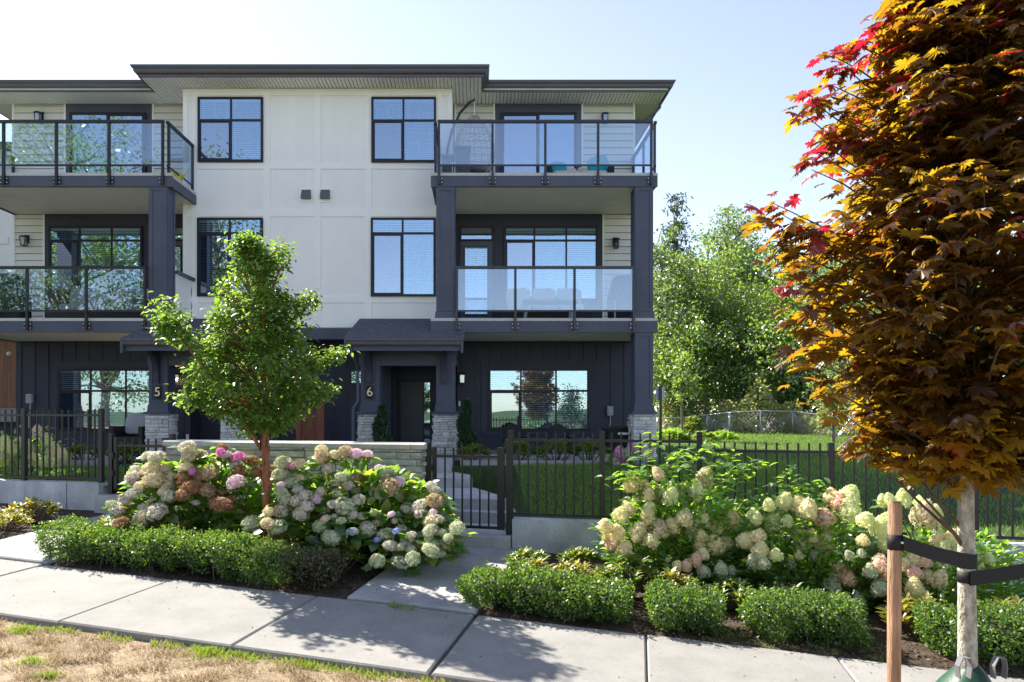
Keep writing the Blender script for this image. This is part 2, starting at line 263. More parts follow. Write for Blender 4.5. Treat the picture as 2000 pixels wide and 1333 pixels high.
# ------------------------------------------------------------------ mesh helpers
WOFF = {}                                                          # world position of every parent's origin
class MB:
    def __init__(s): s.v = []; s.f = []
    def add(s, vs, fs):
        o = len(s.v); s.v += [tuple(p) for p in vs]; s.f += [tuple(i+o for i in f) for f in fs]; return s
    def box(s, x0, x1, y0, y1, z0, z1):
        return s.add([(x0, y0, z0), (x1, y0, z0), (x1, y1, z0), (x0, y1, z0), (x0, y0, z1), (x1, y0, z1), (x1, y1, z1), (x0, y1, z1)],
                     [(0, 3, 2, 1), (4, 5, 6, 7), (0, 1, 5, 4), (1, 2, 6, 5), (2, 3, 7, 6), (3, 0, 4, 7)])
    def hexa(s, p):                                                 # eight corners, bottom four then top four
        return s.add(p, [(0, 3, 2, 1), (4, 5, 6, 7), (0, 1, 5, 4), (1, 2, 6, 5), (2, 3, 7, 6), (3, 0, 4, 7)])
    def prism(s, poly, axis, a, b):                                 # polygon extruded along an axis
        def P(u, w, t): return {'x': (t, u, w), 'y': (u, t, w), 'z': (u, w, t)}[axis]
        n = len(poly); vs = [P(u, w, a) for u, w in poly]+[P(u, w, b) for u, w in poly]
        return s.add(vs, [tuple(range(n))[::-1], tuple(range(n, 2*n))]+[(i, (i+1) % n, n+(i+1) % n, n+i) for i in range(n)])
    def tube(s, pts, rad, n=6, cap=True):
        pts = [Vector(p) for p in pts]
        rad = rad if isinstance(rad, (list, tuple)) else [rad]*len(pts)
        vs, fs = [], []; ref = None
        for i, p in enumerate(pts):
            d = (pts[min(i+1, len(pts)-1)]-pts[max(i-1, 0)]).normalized()
            if ref is None: ref = Vector((0, 0, 1)) if abs(d.z) < 0.9 else Vector((1, 0, 0))
            a = d.cross(ref).normalized(); b = d.cross(a).normalized(); ref = -b if False else ref
            for k in range(n):
                t = 2*math.pi*k/n; vs.append(p+(a*math.cos(t)+b*math.sin(t))*rad[i])
        for i in range(len(pts)-1):
            for k in range(n):
                fs.append((i*n+k, i*n+(k+1) % n, (i+1)*n+(k+1) % n, (i+1)*n+k))
        if cap: fs += [tuple(range(n))[::-1], tuple(range((len(pts)-1)*n, len(pts)*n))]
        return s.add(vs, fs)
    def sup(s, c, r, e1=0.5, e2=0.5, nu=16, nv=10, bend=None):      # superellipsoid: cushions, covers
        def sp(x, e): return math.copysign(abs(x)**e, x)
        vs, fs = [], []
        for j in range(nv+1):
            ph = -math.pi/2+math.pi*j/nv
            for i in range(nu):
                th = 2*math.pi*i/nu
                p = Vector((r[0]*sp(math.cos(ph), e1)*sp(math.cos(th), e2), r[1]*sp(math.cos(ph), e1)*sp(math.sin(th), e2), r[2]*sp(math.sin(ph), e1)))
                if bend: p = bend(p)
                vs.append(p+Vector(c))
        for j in range(nv):
            for i in range(nu):
                fs.append((j*nu+i, j*nu+(i+1) % nu, (j+1)*nu+(i+1) % nu, (j+1)*nu+i))
        return s.add(vs, fs)
    def mesh(s, name, material, smooth=False):
        me = bpy.data.meshes.new(name); me.from_pydata(s.v, [], s.f); me.update()
        me.materials.append(MATS[material])
        if smooth: me.polygons.foreach_set('use_smooth', [True]*len(me.polygons))
        return me
    def build(s, name, material, parent=None, smooth=False, kind=None):
        return link(name, s.mesh(name, material, smooth), parent, kind=kind)
def link(name, me, parent=None, loc=None, kind=None):
    """Link a mesh whose points are world positions (loc None) or local ones (loc = world place of its origin)."""
    o = bpy.data.objects.new(name, me); col.objects.link(o)
    w = Vector(loc) if loc is not None else Vector((0, 0, 0))
    if parent is not None:
        o.parent = parent; o.location = w-WOFF[parent.name]
    else: o.location = w
    WOFF[o.name] = w
    if kind: o['kind'] = kind
    return o
def piece(name, me, parent, loc, dim=(1, 1, 1), rot=(0, 0, 0)):
    o = link(name, me, parent, loc); o.scale = dim; o.rotation_euler = rot; return o
def tag(o, label, cat, group=None, kind=None):
    o['label'] = label; o['category'] = cat
    if group: o['group'] = group
    if kind: o['kind'] = kind
    return o
def thing(name, label, cat, loc=(0, 0, 0), group=None):
    o = bpy.data.objects.new(name, None); col.objects.link(o); o.location = loc; o.empty_display_size = 0.2
    WOFF[o.name] = Vector(loc); return tag(o, label, cat, group)
def struct(o): o['kind'] = 'structure'; return o
_UNIT = {}
def unit(material):                                                 # a shared unit box per material
    if material not in _UNIT: _UNIT[material] = MB().box(-.5, .5, -.5, .5, -.5, .5).mesh('unit_'+material, material)
    return _UNIT[material]
def block(name, material, parent, x0, x1, y0, y1, z0, z1):
    return piece(name, unit(material), parent, ((x0+x1)/2, (y0+y1)/2, (z0+z1)/2), (x1-x0, y1-y0, z1-z0))
def npmesh(name, V, faces_idx, loops_per, material, smooth=False):
    """Mesh from numpy arrays; faces_idx flat loop indices, loops_per corner count of each face."""
    me = bpy.data.meshes.new(name); nf = len(loops_per)
    me.vertices.add(len(V)); me.vertices.foreach_set('co', np.asarray(V, dtype=np.float32).ravel())
    me.loops.add(len(faces_idx)); me.loops.foreach_set('vertex_index', np.asarray(faces_idx, dtype=np.int32))
    me.polygons.add(nf); st = np.concatenate([[0], np.cumsum(loops_per)[:-1]]).astype(np.int32)
    me.polygons.foreach_set('loop_start', st)
    me.update(calc_edges=True); me.materials.append(MATS[material])
    if smooth: me.polygons.foreach_set('use_smooth', np.ones(nf, dtype=bool))
    return me
def norm(a): return a/np.maximum(np.linalg.norm(a, axis=-1, keepdims=True), 1e-9)
def leaves(name, P, D, U, L, tmpl, material):
    """One mesh of many leaves: P base points, D leaf direction, U up side, L length, tmpl (verts, faces)."""
    tv = np.array(tmpl[0], float); N = len(P); L = np.broadcast_to(np.asarray(L, float), (N,))
    y = norm(np.asarray(D, float)); x = norm(np.cross(y, np.asarray(U, float))); z = np.cross(x, y)
    V = P[:, None, :]+L[:, None, None]*(tv[None, :, 0:1]*x[:, None, :]+tv[None, :, 1:2]*y[:, None, :]+tv[None, :, 2:3]*z[:, None, :])
    fl = np.concatenate([np.array(f) for f in tmpl[1]]); lp = np.array([len(f) for f in tmpl[1]])
    idx = (fl[None, :]+(np.arange(N)*len(tv))[:, None]).ravel()
    return npmesh(name, V.reshape(-1, 3), idx, np.tile(lp, N), material)
OVATE = ([(0, 0, 0), (-.24, .32, .06), (0, .32, 0), (.24, .32, .06), (-.18, .68, .03), (0, .68, -.03), (.18, .68, .03), (0, 1, -.12)],
         [(0, 2, 1), (0, 3, 2), (1, 2, 5, 4), (2, 3, 6, 5), (4, 5, 7), (5, 6, 7)])
BROAD = ([(0, 0, 0), (-.36, .28, .08), (0, .30, 0), (.36, .28, .08), (-.30, .66, .04), (0, .66, -.05), (.30, .66, .04), (0, 1, -.16)], OVATE[1])
NARROW = ([(0, 0, 0), (-.14, .4, .03), (0, .42, -.01), (.14, .4, .03), (-.11, .75, .0), (0, .75, -.05), (.11, .75, .0), (0, 1, -.12)], OVATE[1])
DIAMOND = ([(0, 0, 0), (-.32, .5, .06), (0, 1, -.05), (.32, .5, .06)], [(0, 3, 2, 1)])
BLADE = ([(-.05, 0, 0), (.05, 0, 0), (.03, .55, .05), (0, 1, .25)], [(0, 1, 2), (0, 2, 3)])
_half = [(.10, -.06), (.30, -.16), (.25, .0), (.52, .02), (.38, .13), (.66, .36), (.47, .37), (.53, .56), (.31, .47), (.17, .42), (.28, .74), (.15, .70), (.13, .86), (0, 1.04)]
_out = [(0, .02)]+_half+[(-x, y) for x, y in _half[-2::-1]]
MAPLE = ([(0, .26, .03)]+[(x, y, -.28*(x*x+(y-.25)**2)+(.05 if i % 2 else -.03)) for i, (x, y) in enumerate(_out)],
         [(0, i, i+1) for i in range(1, len(_out))]+[(0, len(_out), 1)])
def rdir(N, up=0.0):
    a = RNG.normal(size=(N, 3)); a[:, 2] += up; return norm(a)

# ------------------------------------------------------------------ the ground
def sheet(name, us, vs, fn, material, kind='structure'):
    V = np.array([fn(u, v) for v in vs for u in us]); nu = len(us); idx = []
    for j in range(len(vs)-1):
        for i in range(nu-1): idx += [j*nu+i, j*nu+i+1, (j+1)*nu+i+1, (j+1)*nu+i]
    me = npmesh(name, V, idx, np.full(len(idx)//4, 4), material, True)
    return link(name, me, kind=kind)
def lin(a, b, n): return [a+(b-a)*i/(n-1) for i in range(n)]
WIDTH = 1.37
sheet('ground', [-900, -60, 60, 900], [-900, -60, 60, 900], lambda u, v: (u, v, -0.95), 'far_ground')
sheet('road', lin(-60, 60, 41), [-14.2, -6.2], lambda s, n: (*SW(s, n), zs(s)-0.22), 'asphalt')
sheet('boulevard', lin(-30, 30, 61), [-40, -14.2], lambda s, n: (*SW(s, n), zs(s)-0.10), 'dry_soil')
def verge_z(s, n): return zs(s)-0.055-0.03*max(0, min(1, (-WIDTH-n)/1.5))+0.006*math.sin(7*s+3*n)
sheet('grass_verge', lin(-14, 14, 113), lin(-6.2, -WIDTH-0.002, 30), lambda s, n: (*SW(s, n), verge_z(s, n)), 'dry_soil')
def bedfn(s, n): return (*SW(s, n), bed_z(s, n)-0.02+0.02*math.sin(5.1*s+1.7*n)*math.sin(4.3*n))
sheet('planting_bed', lin(-14, 14, 141), lin(0.0, 2.42, 16), bedfn, 'soil')
def yardfn(s, n):
    x, y = SW(s, n); return (x, y, yard_z(x, y))
sheet('lawn', lin(-26, 44, 351), [2.44]+lin(2.6, 14, 70)+[18, 24, 32, 46, 70], yardfn, 'lawn_soil')

# sidewalk: separate slabs with open joints and a tooled border
joints = [-9.2, -7.66, -6.13, -4.59, -3.06, -1.52, 0.0, 1.45, 2.89, 4.35, 5.8, 7.3]
sw = MB()
for s in (-14, 14): pass
sw.hexa([(*SW(-14, -WIDTH+.03), zs(-14)-.13), (*SW(14, -WIDTH+.03), zs(14)-.13), (*SW(14, -.01), zs(14)-.13), (*SW(-14, -.01), zs(-14)-.13),
         (*SW(-14, -WIDTH+.03), zs(-14)-.03), (*SW(14, -WIDTH+.03), zs(14)-.03), (*SW(14, -.01), zs(14)-.03), (*SW(-14, -.01), zs(-14)-.03)])
sidewalk = struct(sw.build('sidewalk', 'mortar'))
def slab(name, mtl, parent, corners, ztop, thick, bev=0.012):
    """Slab over a four-cornered plan with a small worn arris; ztop gives the height of each corner."""
    c = [Vector((x, y, 0)) for x, y in corners]; m = sum(c, Vector())/4
    def ring(inset, dz): return [((p+(m-p).normalized()*inset).x, (p+(m-p).normalized()*inset).y, z+dz) for p, z in zip(c, ztop)]
    b = MB(); r = ring(0, -thick)+ring(0, -bev)+ring(bev*1.4, 0); fs = [(3, 2, 1, 0), (8, 9, 10, 11)]
    for k in (0, 4): fs += [(k+i, k+(i+1) % 4, k+4+(i+1) % 4, k+4+i) for i in range(4)]
    b.add(r, fs); return b.build(name, mtl, parent)
for a, b_ in zip(joints[:-1], joints[1:]):
    g = 0.006 if a != 0.0 else 0.016
    g2 = 0.006 if b_ != 0.0 else 0.016
    dz = random.uniform(-.004, .004)
    slab('slab', 'sidewalk', sidewalk, [SW(a+g, -WIDTH), SW(b_-g2, -WIDTH), SW(b_-g2, -0.006), SW(a+g, -0.006)], [zs(a)+dz, zs(b_)+dz, zs(b_)+dz, zs(a)+dz], 0.11)
# the two front paths
def path_z(x, y): s, n = WS(x, y); return zs(s)+0.022+0.040*n
def front_path(name, q):                                            # q: four (x, y) corners, street side first; split in two slabs
    o = struct(MB().hexa([(x, y, path_z(x, y)-.16) for x, y in q]+[(x, y, path_z(x, y)-.03) for x, y in q]).build(name, 'mortar'))
    def lerp(a, b, t): return (a[0]+(b[0]-a[0])*t, a[1]+(b[1]-a[1])*t)
    for t0, t1 in ((0.0, .545), (.552, 1.0)):
        c = [lerp(q[0], q[3], t0), lerp(q[1], q[2], t0), lerp(q[1], q[2], t1), lerp(q[0], q[3], t1)]
        slab('slab', 'path_concrete', o, c, [path_z(*p) for p in c], 0.12)
    return o
front_path('front_path', [(-1.19, 6.30), (0.0, 6.015), (0.55, 8.30), (-0.62, 8.58)])
front_path('front_path', [(-5.65, 7.37), (-4.45, 7.085), (-3.90, 9.43), (-5.05, 9.70)])

# ------------------------------------------------------------------ the townhouse block
F, WH, B = 14.3, 15.6, 16.4                                         # balcony fronts, white bay, recessed walls
FLOOR, DECK2, DECK3, SOF = 0.85, 3.71, 6.75, 9.13
MID = -3.66
house = thing('townhouse', 'three storey white and charcoal townhouse pair with glass railed balconies', 'townhouse', (MID, F, FLOOR))
def mx(m, a, b): return (a, b) if m > 0 else (2*MID-b, 2*MID-a)
def m1(m, a): return a if m > 0 else 2*MID-a

# solid core so that no light leaks: set behind the wall skins
core = MB(); core.box(-11.08, 3.74, 17.07, 20.2, 0.0, 9.16); core.box(-11.08, 3.74, B+.06, 17.07, 3.42, 9.16); core.box(-6.64, -.60, WH+.04, B+.06, 3.5, 9.16)
core.build('core_wall', 'dark_wall', house)

# roof: soffit boards, fascia, gutter; low hip behind
roof = MB(); zf = SOF+.20
roof.add([(-11.8, 15.7, zf), (4.45, 15.7, zf), (4.45, 20.9, zf), (-11.8, 20.9, zf), (-8.6, 18.4, 9.95), (1.2, 18.4, 9.95)], [(0, 1, 5, 4), (1, 2, 5), (2, 3, 4, 5), (3, 0, 4)])
roof.add([(-7.45, 15.05, zf+.01), (.18, 15.05, zf+.01), (.18, 18.0, zf+.01), (-7.45, 18.0, zf+.01), (MID, 17.2, 9.95)], [(0, 1, 4), (1, 2, 4), (3, 0, 4), (2, 3, 4)])
roof = roof.build('roof', 'shingle', house)
# fascia runs (outer path of the eaves)
eave = [(-11.80, 20.9), (-11.80, 15.74), (-7.45, 15.74), (-7.45, 15.04), (.17, 15.04), (.17, 15.74), (4.45, 15.74), (4.45, 20.9)]
def eave_strip(prof, name, mtl):                                     # profile (outward, z) swept along the eave path
    b = MB(); n = len(prof); rows = []
    for i, p in enumerate(eave):
        p = Vector((*p, 0)); dirs = []
        if i > 0: dirs.append((p-Vector((*eave[i-1], 0))).normalized())
        if i < len(eave)-1: dirs.append((Vector((*eave[i+1], 0))-p).normalized())
        nr = [Vector((d.y, -d.x, 0)) for d in dirs]
        m = nr[0] if len(nr) == 1 else (nr[0]+nr[1])/max(.2, (1+nr[0].dot(nr[1])))
        rows.append([(p.x+m.x*u, p.y+m.y*u, z) for u, z in prof])
    vs = [q for r in rows for q in r]; fs = []
    for i in range(len(rows)-1):
        for k in range(n): fs.append((i*n+k, (i+1)*n+k, (i+1)*n+(k+1) % n, i*n+(k+1) % n))
    return b.add(vs, fs).build(name, mtl, roof)
eave_strip([(-.03, SOF-.005), (0, SOF-.005), (0, zf-.005), (-.03, zf-.005)], 'fascia', 'fascia_metal')
eave_strip([(.003, SOF+.065), (.05, SOF+.065), (.075, SOF+.10), (.075, SOF+.135), (.11, SOF+.17), (.125, SOF+.215), (.115, SOF+.215), (.10, SOF+.18), (.003, SOF+.18)], 'gutter', 'fascia_metal')
# ribbed vinyl soffit: boards run across the eave
sf = MB(); sv = MB()
def ribs(x0, x1, y0, y1, z, pitch=.085, along='y'):
    n = int(round(((x1-x0) if along == 'y' else (y1-y0))/pitch))
    for i in range(n):
        if along == 'y':
            a = x0+(x1-x0)*i/n; b = x0+(x1-x0)*(i+1)/n; sf.box(a, b-.016, y0, y1, z, z+.035)
        else:
            a = y0+(y1-y0)*i/n; b = y0+(y1-y0)*(i+1)/n; sf.box(x0, x1, a, b-.024, z, z+.035); sv.box(x0, x1, b-.024, b, z+.003, z+.02)  # thin strip carries the painted groove shade between ribs
sf.box(-11.76, 4.41, 15.72, 20.85, SOF+.036, SOF+.06); sf.box(-7.41, .13, 15.06, 15.72, SOF+.036, SOF+.06)
ribs(-11.76, -7.42, 15.76, B-.02, SOF); ribs(-7.41, .13, 15.06, WH-.02, SOF); ribs(.14, 4.41, 15.76, B-.02, SOF)
ribs(-7.41, -6.69, WH-.02, B-.02, SOF); ribs(-.55, .13, WH-.02, B-.02, SOF)
ribs(3.80, 4.41, B-.02, 20.8, SOF, .06, 'x'); ribs(-11.76, -11.15, B-.02, 20.8, SOF, .06, 'x')
sv.build('vent_shade_strip', 'soffit_vent_shade', roof); sf.build('soffit', 'soffit', roof)
# small roof vent at the corner, and eave downspout
MB().box(4.18, 4.40, 15.9, 16.1, zf, zf+.09).build('roof_vent', 'fascia_metal', roof)
MB().tube([(4.40, 16.35, SOF+.06), (4.40, 16.35, SOF-.10), (4.30, 16.38, SOF-.20), (3.90, 16.55, SOF-.42), (3.82, 16.6, SOF-.55), (3.82, 16.6, 0.9)], .036, 6).build('downspout', 'fascia_metal', house)

# ---- white bay
bay = MB().box(-6.69, -.55, WH, WH+.05, 3.66, SOF+.01)
bay.box(-6.69, -6.64, WH+.05, B+.05, 3.66, SOF+.01); bay.box(-.60, -.55, WH+.05, B+.05, 3.66, SOF+.01)
bay = bay.build('bay_wall', 'white_paint', house)
xs = [(358, 367), (376, 388), (515, 528), (614, 627), (713, 726), (852, 864), (873.5, 883)]
zsb = [(175, 188), (319, 331), (410, 424), (580, 592), (630, 640)]
hb = [(ZW(b, WH), ZW(a, WH)) for a, b in zsb]; vb = [(XW(a, WH), XW(b, WH)) for a, b in xs]
for z0, z1 in hb: block('trim', 'white_trim', bay, vb[0][0], vb[-1][1], WH-.024, WH-.0005, z0, z1)
for x0, x1 in vb:
    for (za, _), (_, zb) in zip(hb[:-1], hb[1:]):
        block('trim', 'white_trim', bay, x0, x1, WH-.023, WH-.0005, zb, za)
for (_, xa), (xb, _) in zip(vb[1:-2], vb[2:-1]):
    for (za, _), (_, zb) in zip(hb[:-1], hb[1:]): block('panel', 'white_paint', bay, xa+.002, xb-.002, WH-.005, WH-.0005, zb+.002, za-.002)
for (_, xa), (xb, _) in (vb[0:2], vb[-2:]):
    for (za, _), (_, zb) in zip(hb[:-1], hb[1:]): block('panel', 'white_paint', bay, xa+.002, xb-.002, WH-.005, WH-.0005, zb+.002, za-.002)
MB().box(-6.70, -.54, WH-.03, B, 3.40, 3.655).build('skirt_beam', 'dark_paint', house)

# ---- windows
def window(x0, x1, y0, y1, Y, vm, tz, parent, blind=True, sash=(), frame_w=.05, depth=.07, mtl='window_glass', backing='room_dark', stop=None):
    """Framed window seated on a wall face at depth Y: frame with bars, one pane per light, a slatted blind behind."""
    b = MB(); f = frame_w
    b.box(x0, x0+f, Y-depth, Y-.002, y0, y1); b.box(x1-f, x1, Y-depth, Y-.002, y0, y1)
    b.box(x0+f, x1-f, Y-depth, Y-.002, y0, y0+f); b.box(x0+f, x1-f, Y-depth, Y-.002, y1-f, y1)
    edges = [x0+f]+[e for v in vm for e in (v-f*.42, v+f*.42)]+[x1-f]
    for v in vm: b.box(v-f*.42, v+f*.42, Y-depth+.004, Y-.002, y0+f, y1-f)
    rows = [(y0+f, y1-f)] if tz is None else [(y0+f, tz-f*.5), (tz+f*.5, y1-f)]
    if tz is not None:
        for k in range(0, len(edges), 2): b.box(edges[k], edges[k+1], Y-depth+.004, Y-.002, tz-f*.5, tz+f*.5)
    panes = []
    for r, (za, zb) in enumerate(rows):
        for k in range(0, len(edges), 2):
            a, c = edges[k], edges[k+1]
            if r == 0 and (k//2) in sash:                            # opening sash: a second, thicker frame
                g = .032
                b.box(a, a+g, Y-depth+.012, Y-.01, za, zb); b.box(c-g, c, Y-depth+.012, Y-.01, za, zb)
                b.box(a+g, c-g, Y-depth+.012, Y-.01, za, za+g); b.box(a+g, c-g, Y-depth+.012, Y-.01, zb-g, zb)
                a, c, za_, zb_ = a+g, c-g, za+g, zb-g
            else: za_, zb_ = za, zb
            panes.append((a, c, za_, zb_, r == 0 and (k//2) in sash))
    b.add([(x0+f, Y-.006, y0+f), (x1-f, Y-.006, y0+f), (x1-f, Y-.006, y1-f), (x0+f, Y-.006, y1-f)], [(0, 1, 2, 3)])
    o = b.build('window', 'frame_vinyl', parent)
    if backing: MB().add([(x0+f, Y-.009, y0+f), (x1-f, Y-.009, y0+f), (x1-f, Y-.009, y1-f), (x0+f, Y-.009, y1-f)], [(0, 1, 2, 3)]).build('interior', backing, o)
    for a, c, za, zb, s_ in panes:
        MB().box(a-.003, c+.003, Y-depth+min(.022, depth*.2), Y-depth+min(.022, depth*.2)+.004, za-.003, zb+.003).build('pane', 'dark_glass' if s_ else mtl, o)
    if blind:
        s = MB(); p = .050; z = y1-f-.02; lo = stop if stop else y0+f
        s.box(x0+f+.004, x1-f-.004, Y-.040, Y-.012, y1-f-.035, y1-f-.001)
        z = y1-f-.05
        while z > lo+.01:
            for k in range(0, len(edges), 2):
                a, c = edges[k]-.004, edges[k+1]+.004
                s.add([(a, Y-.038, z-.014), (c, Y-.038, z-.014), (c, Y-.012, z+.014), (a, Y-.012, z+.014)], [(0, 1, 2, 3)])
            z -= p
        for k in range(0, len(edges), 2):
            w = edges[k+1]-edges[k]
            for t in (.12, .5, .88): s.box(edges[k]+w*t-.003, edges[k]+w*t+.003, Y-.041, Y-.039, lo, y1-f-.03)
        s.build('blind', 'blind', o)
    return o
def pxwin(x0, x1, y0, y1, Y, vm, ty, parent=house, **k):
    return window(XW(x0, Y), XW(x1, Y), ZW(y1, Y), ZW(y0, Y), Y, [XW(v, Y) for v in vm], ZW(ty, Y) if ty else None, parent, **k)
WF = WH-.005
pxwin(388, 515, 192, 318, WF, [453], 237.5, sash=(0,)); pxwin(726, 852, 192, 319, WF, [788.5], 238, sash=(0,))
pxwin(387, 514, 427, 580, WF, [451], 457.5, sash=(0,)); pxwin(725, 851, 427, 580, WF, [787], 457.5, sash=(0,))
# dryer vents
for px in (599, 636):
    o = MB().box(XW(px-13, WH), XW(px+13, WH), WH-.02, WH-.006, ZW(396, WH), ZW(367, WH)).build('vent_plate', 'white_trim', house)
    x0, x1, za, zb = XW(px-9.5, WH), XW(px+9.5, WH), ZW(390, WH), ZW(372.5, WH)
    MB().hexa([(x0, WH-.11, za), (x1, WH-.11, za), (x1, WH-.02, za), (x0, WH-.02, za), (x0+.01, WH-.06, zb), (x1-.01, WH-.06, zb), (x1-.01, WH-.02, zb), (x0+.01, WH-.02, zb)]).build('vent_hood', 'fascia_metal', o)

def siding(m, x0, x1, z0, z1, Y=B):
    x0, x1 = mx(m, x0, x1)
    w = MB().box(x0, x1, Y, Y+.04, z0, z1).build('siding_wall', 'siding_lap_shadow', house)  # dark backing shows between boards as painted lap shadow
    n = int(math.ceil((z1-z0)/.167))
    for i in range(n):
        a = z0+i*.167; b_ = min(z1, a+.156)
        if b_-a < .03: continue
        key = 'lap'
        if key not in _UNIT: _UNIT[key] = MB().hexa([(-.5, -.034, 0), (.5, -.034, 0), (.5, -.001, 0), (-.5, -.001, 0), (-.5, -.006, 1), (.5, -.006, 1), (.5, -.001, 1), (-.5, -.001, 1)]).mesh('lap_board', 'siding')
        piece('board', _UNIT[key], w, ((x0+x1)/2, Y, a), (x1-x0, 1, b_-a))
    for xe in (x0, x1): block('corner_trim', 'soffit', w, xe-.022, xe+.022, Y-.035, Y-.001, z0, z1)

# ---- columns
def trim_panel(o, x0, x1, y, z0, z1, t=.075, d=.014, mtl='dark_paint'):
    block('trim', mtl, o, x0, x0+t, y-d, y-.0005, z0, z1); block('trim', mtl, o, x1-t, x1, y-d, y-.0005, z0, z1)
    block('trim', mtl, o, x0+t, x1-t, y-d, y-.0005, z0, z0+t); block('trim', mtl, o, x0+t, x1-t, y-d, y-.0005, z1-t, z1)
def side_trim(o, x, sgn, y0, y1, z0, z1, t=.075, d=.014):
    a, b_ = (x+.0005, x+d) if sgn > 0 else (x-d, x-.0005)
    block('trim', 'dark_paint', o, a, b_, y0, y0+t, z0, z1); block('trim', 'dark_paint', o, a, b_, y1-t, y1, z0, z1)
    block('trim', 'dark_paint', o, a, b_, y0+t, y1-t, z0, z0+t); block('trim', 'dark_paint', o, a, b_, y0+t, y1-t, z1-t, z1)
stone_meshes = []
for k in range(5):                                                  # rough split faces
    r = random.Random(k); v = [(x, y, z) for z in (-.5, .5) for y in (-.5, .5) for x in (-.5, .5)]
    b = MB(); nx = 5
    fr = [[(-.5+i/(nx-1), -.5-r.uniform(0, .12)*(0 < i < nx-1), zz) for i in range(nx)] for zz in (-.5, 0, .5)]
    fr[1] = [(x, y-r.uniform(.0, .12), z+r.uniform(-.1, .1)) for x, y, z in fr[1]]
    vs = fr[0]+fr[1]+fr[2]+[(-.5, .5, -.5), (.5, .5, -.5), (-.5, .5, .5), (.5, .5, .5)]
    fs = [(j*nx+i, j*nx+i+1, (j+1)*nx+i+1, (j+1)*nx+i) for j in range(2) for i in range(nx-1)]
    fs += [tuple(range(2*nx, 3*nx))+(3*nx+3, 3*nx+2), tuple(range(nx-1, -1, -1))+(3*nx, 3*nx+1), (0, nx, 2*nx, 3*nx+2, 3*nx), (3*nx-1, 2*nx-1, nx-1, 3*nx+1, 3*nx+3)]
    b.add(vs, fs); stone_meshes.append(b)
STM = {m: [s.mesh('stone_'+m, m) for s in stone_meshes] for m in ('ledge_stone_pale', 'ledge_stone_grey')}
def stone_face(o, org, ux, length, z0, z1, mtl, hs, ls, outn, thick=.06, turn=0.0):
    """Dry-stacked ledge stone laid in courses on a face; ux along the face, outn pointing out of it."""
    z = z0; rz = math.atan2(ux[1], ux[0])
    while z < z1-.012:
        h = min(random.uniform(*hs), z1-z)
        if z1-z-h < .02: h = z1-z
        t = 0.0
        while t < length-.01:
            w = min(random.uniform(*ls), length-t)
            if length-t-w < .05: w = length-t
            pr = random.uniform(-.010, .030); c = t+w/2
            x = org[0]+ux[0]*c+outn[0]*(thick/2+pr/2); y = org[1]+ux[1]*c+outn[1]*(thick/2+pr/2)
            piece('stone', random.choice(STM[mtl]), o, (x, y, z+h/2), (w-.008, thick+pr, h-.008), (0, 0, rz)); t += w
        z += h
def column(m, x0, x1, z0, z1, base=True, stone=None, inner=None):
    """Boxed-out post with recessed panels, a skirt at the foot and, at ground level, a stone plinth."""
    x0, x1 = mx(m, x0, x1); b = MB(); y0, y1 = F+.02, F+.38; zb = z0
    if stone: zb = z0+stone
    b.box(x0, x1, y0, y1, zb, z1)
    if base:
        h = .14 if not stone else .15
        b.hexa([(x0-.028, y0-.028, zb), (x1+.028, y0-.028, zb), (x1+.028, y1+.028, zb), (x0-.028, y1+.028, zb), (x0-.02, y0-.02, zb+h), (x1+.02, y0-.02, zb+h), (x1+.02, y1+.02, zb+h), (x0-.02, y1+.02, zb+h)])
    if stone:
        b.hexa([(x0-.12, y0-.12, zb-.05), (x1+.12, y0-.12, zb-.05), (x1+.12, y1+.12, zb-.05), (x0-.12, y1+.12, zb-.05), (x0-.06, y0-.06, zb+.001), (x1+.06, y0-.06, zb+.001), (x1+.06, y1+.06, zb+.001), (x0-.06, y1+.06, zb+.001)])
        b.box(x0+.005, x1-.005, y0+.005, y1-.005, z0-.1, zb-.04)
    o = b.build('column', 'dark_paint', house)
    zt = zb+(.15 if base else .0)
    trim_panel(o, x0, x1, y0, zt+.002, z1-.002)
    sg = 1 if (x0+x1)/2 < XW(VPX, F) else -1
    side_trim(o, x1 if sg > 0 else x0, sg, y0, y1, zt+.002, z1-.002)
    if stone:
        hs, ls, mt = (.035, .085), (.10, .30), 'ledge_stone_pale'
        stone_face(o, (x0-.05, y0), (1, 0), x1-x0+.10, z0-.06, zb-.05, mt, hs, ls, (0, -1))
        stone_face(o, (x1, y0), (0, 1), y1-y0, z0-.06, zb-.05, mt, hs, ls, (1, 0))
        stone_face(o, (x0, y1), (0, -1), y1-y0, z0-.06, zb-.05, mt, hs, ls, (-1, 0))
    return o

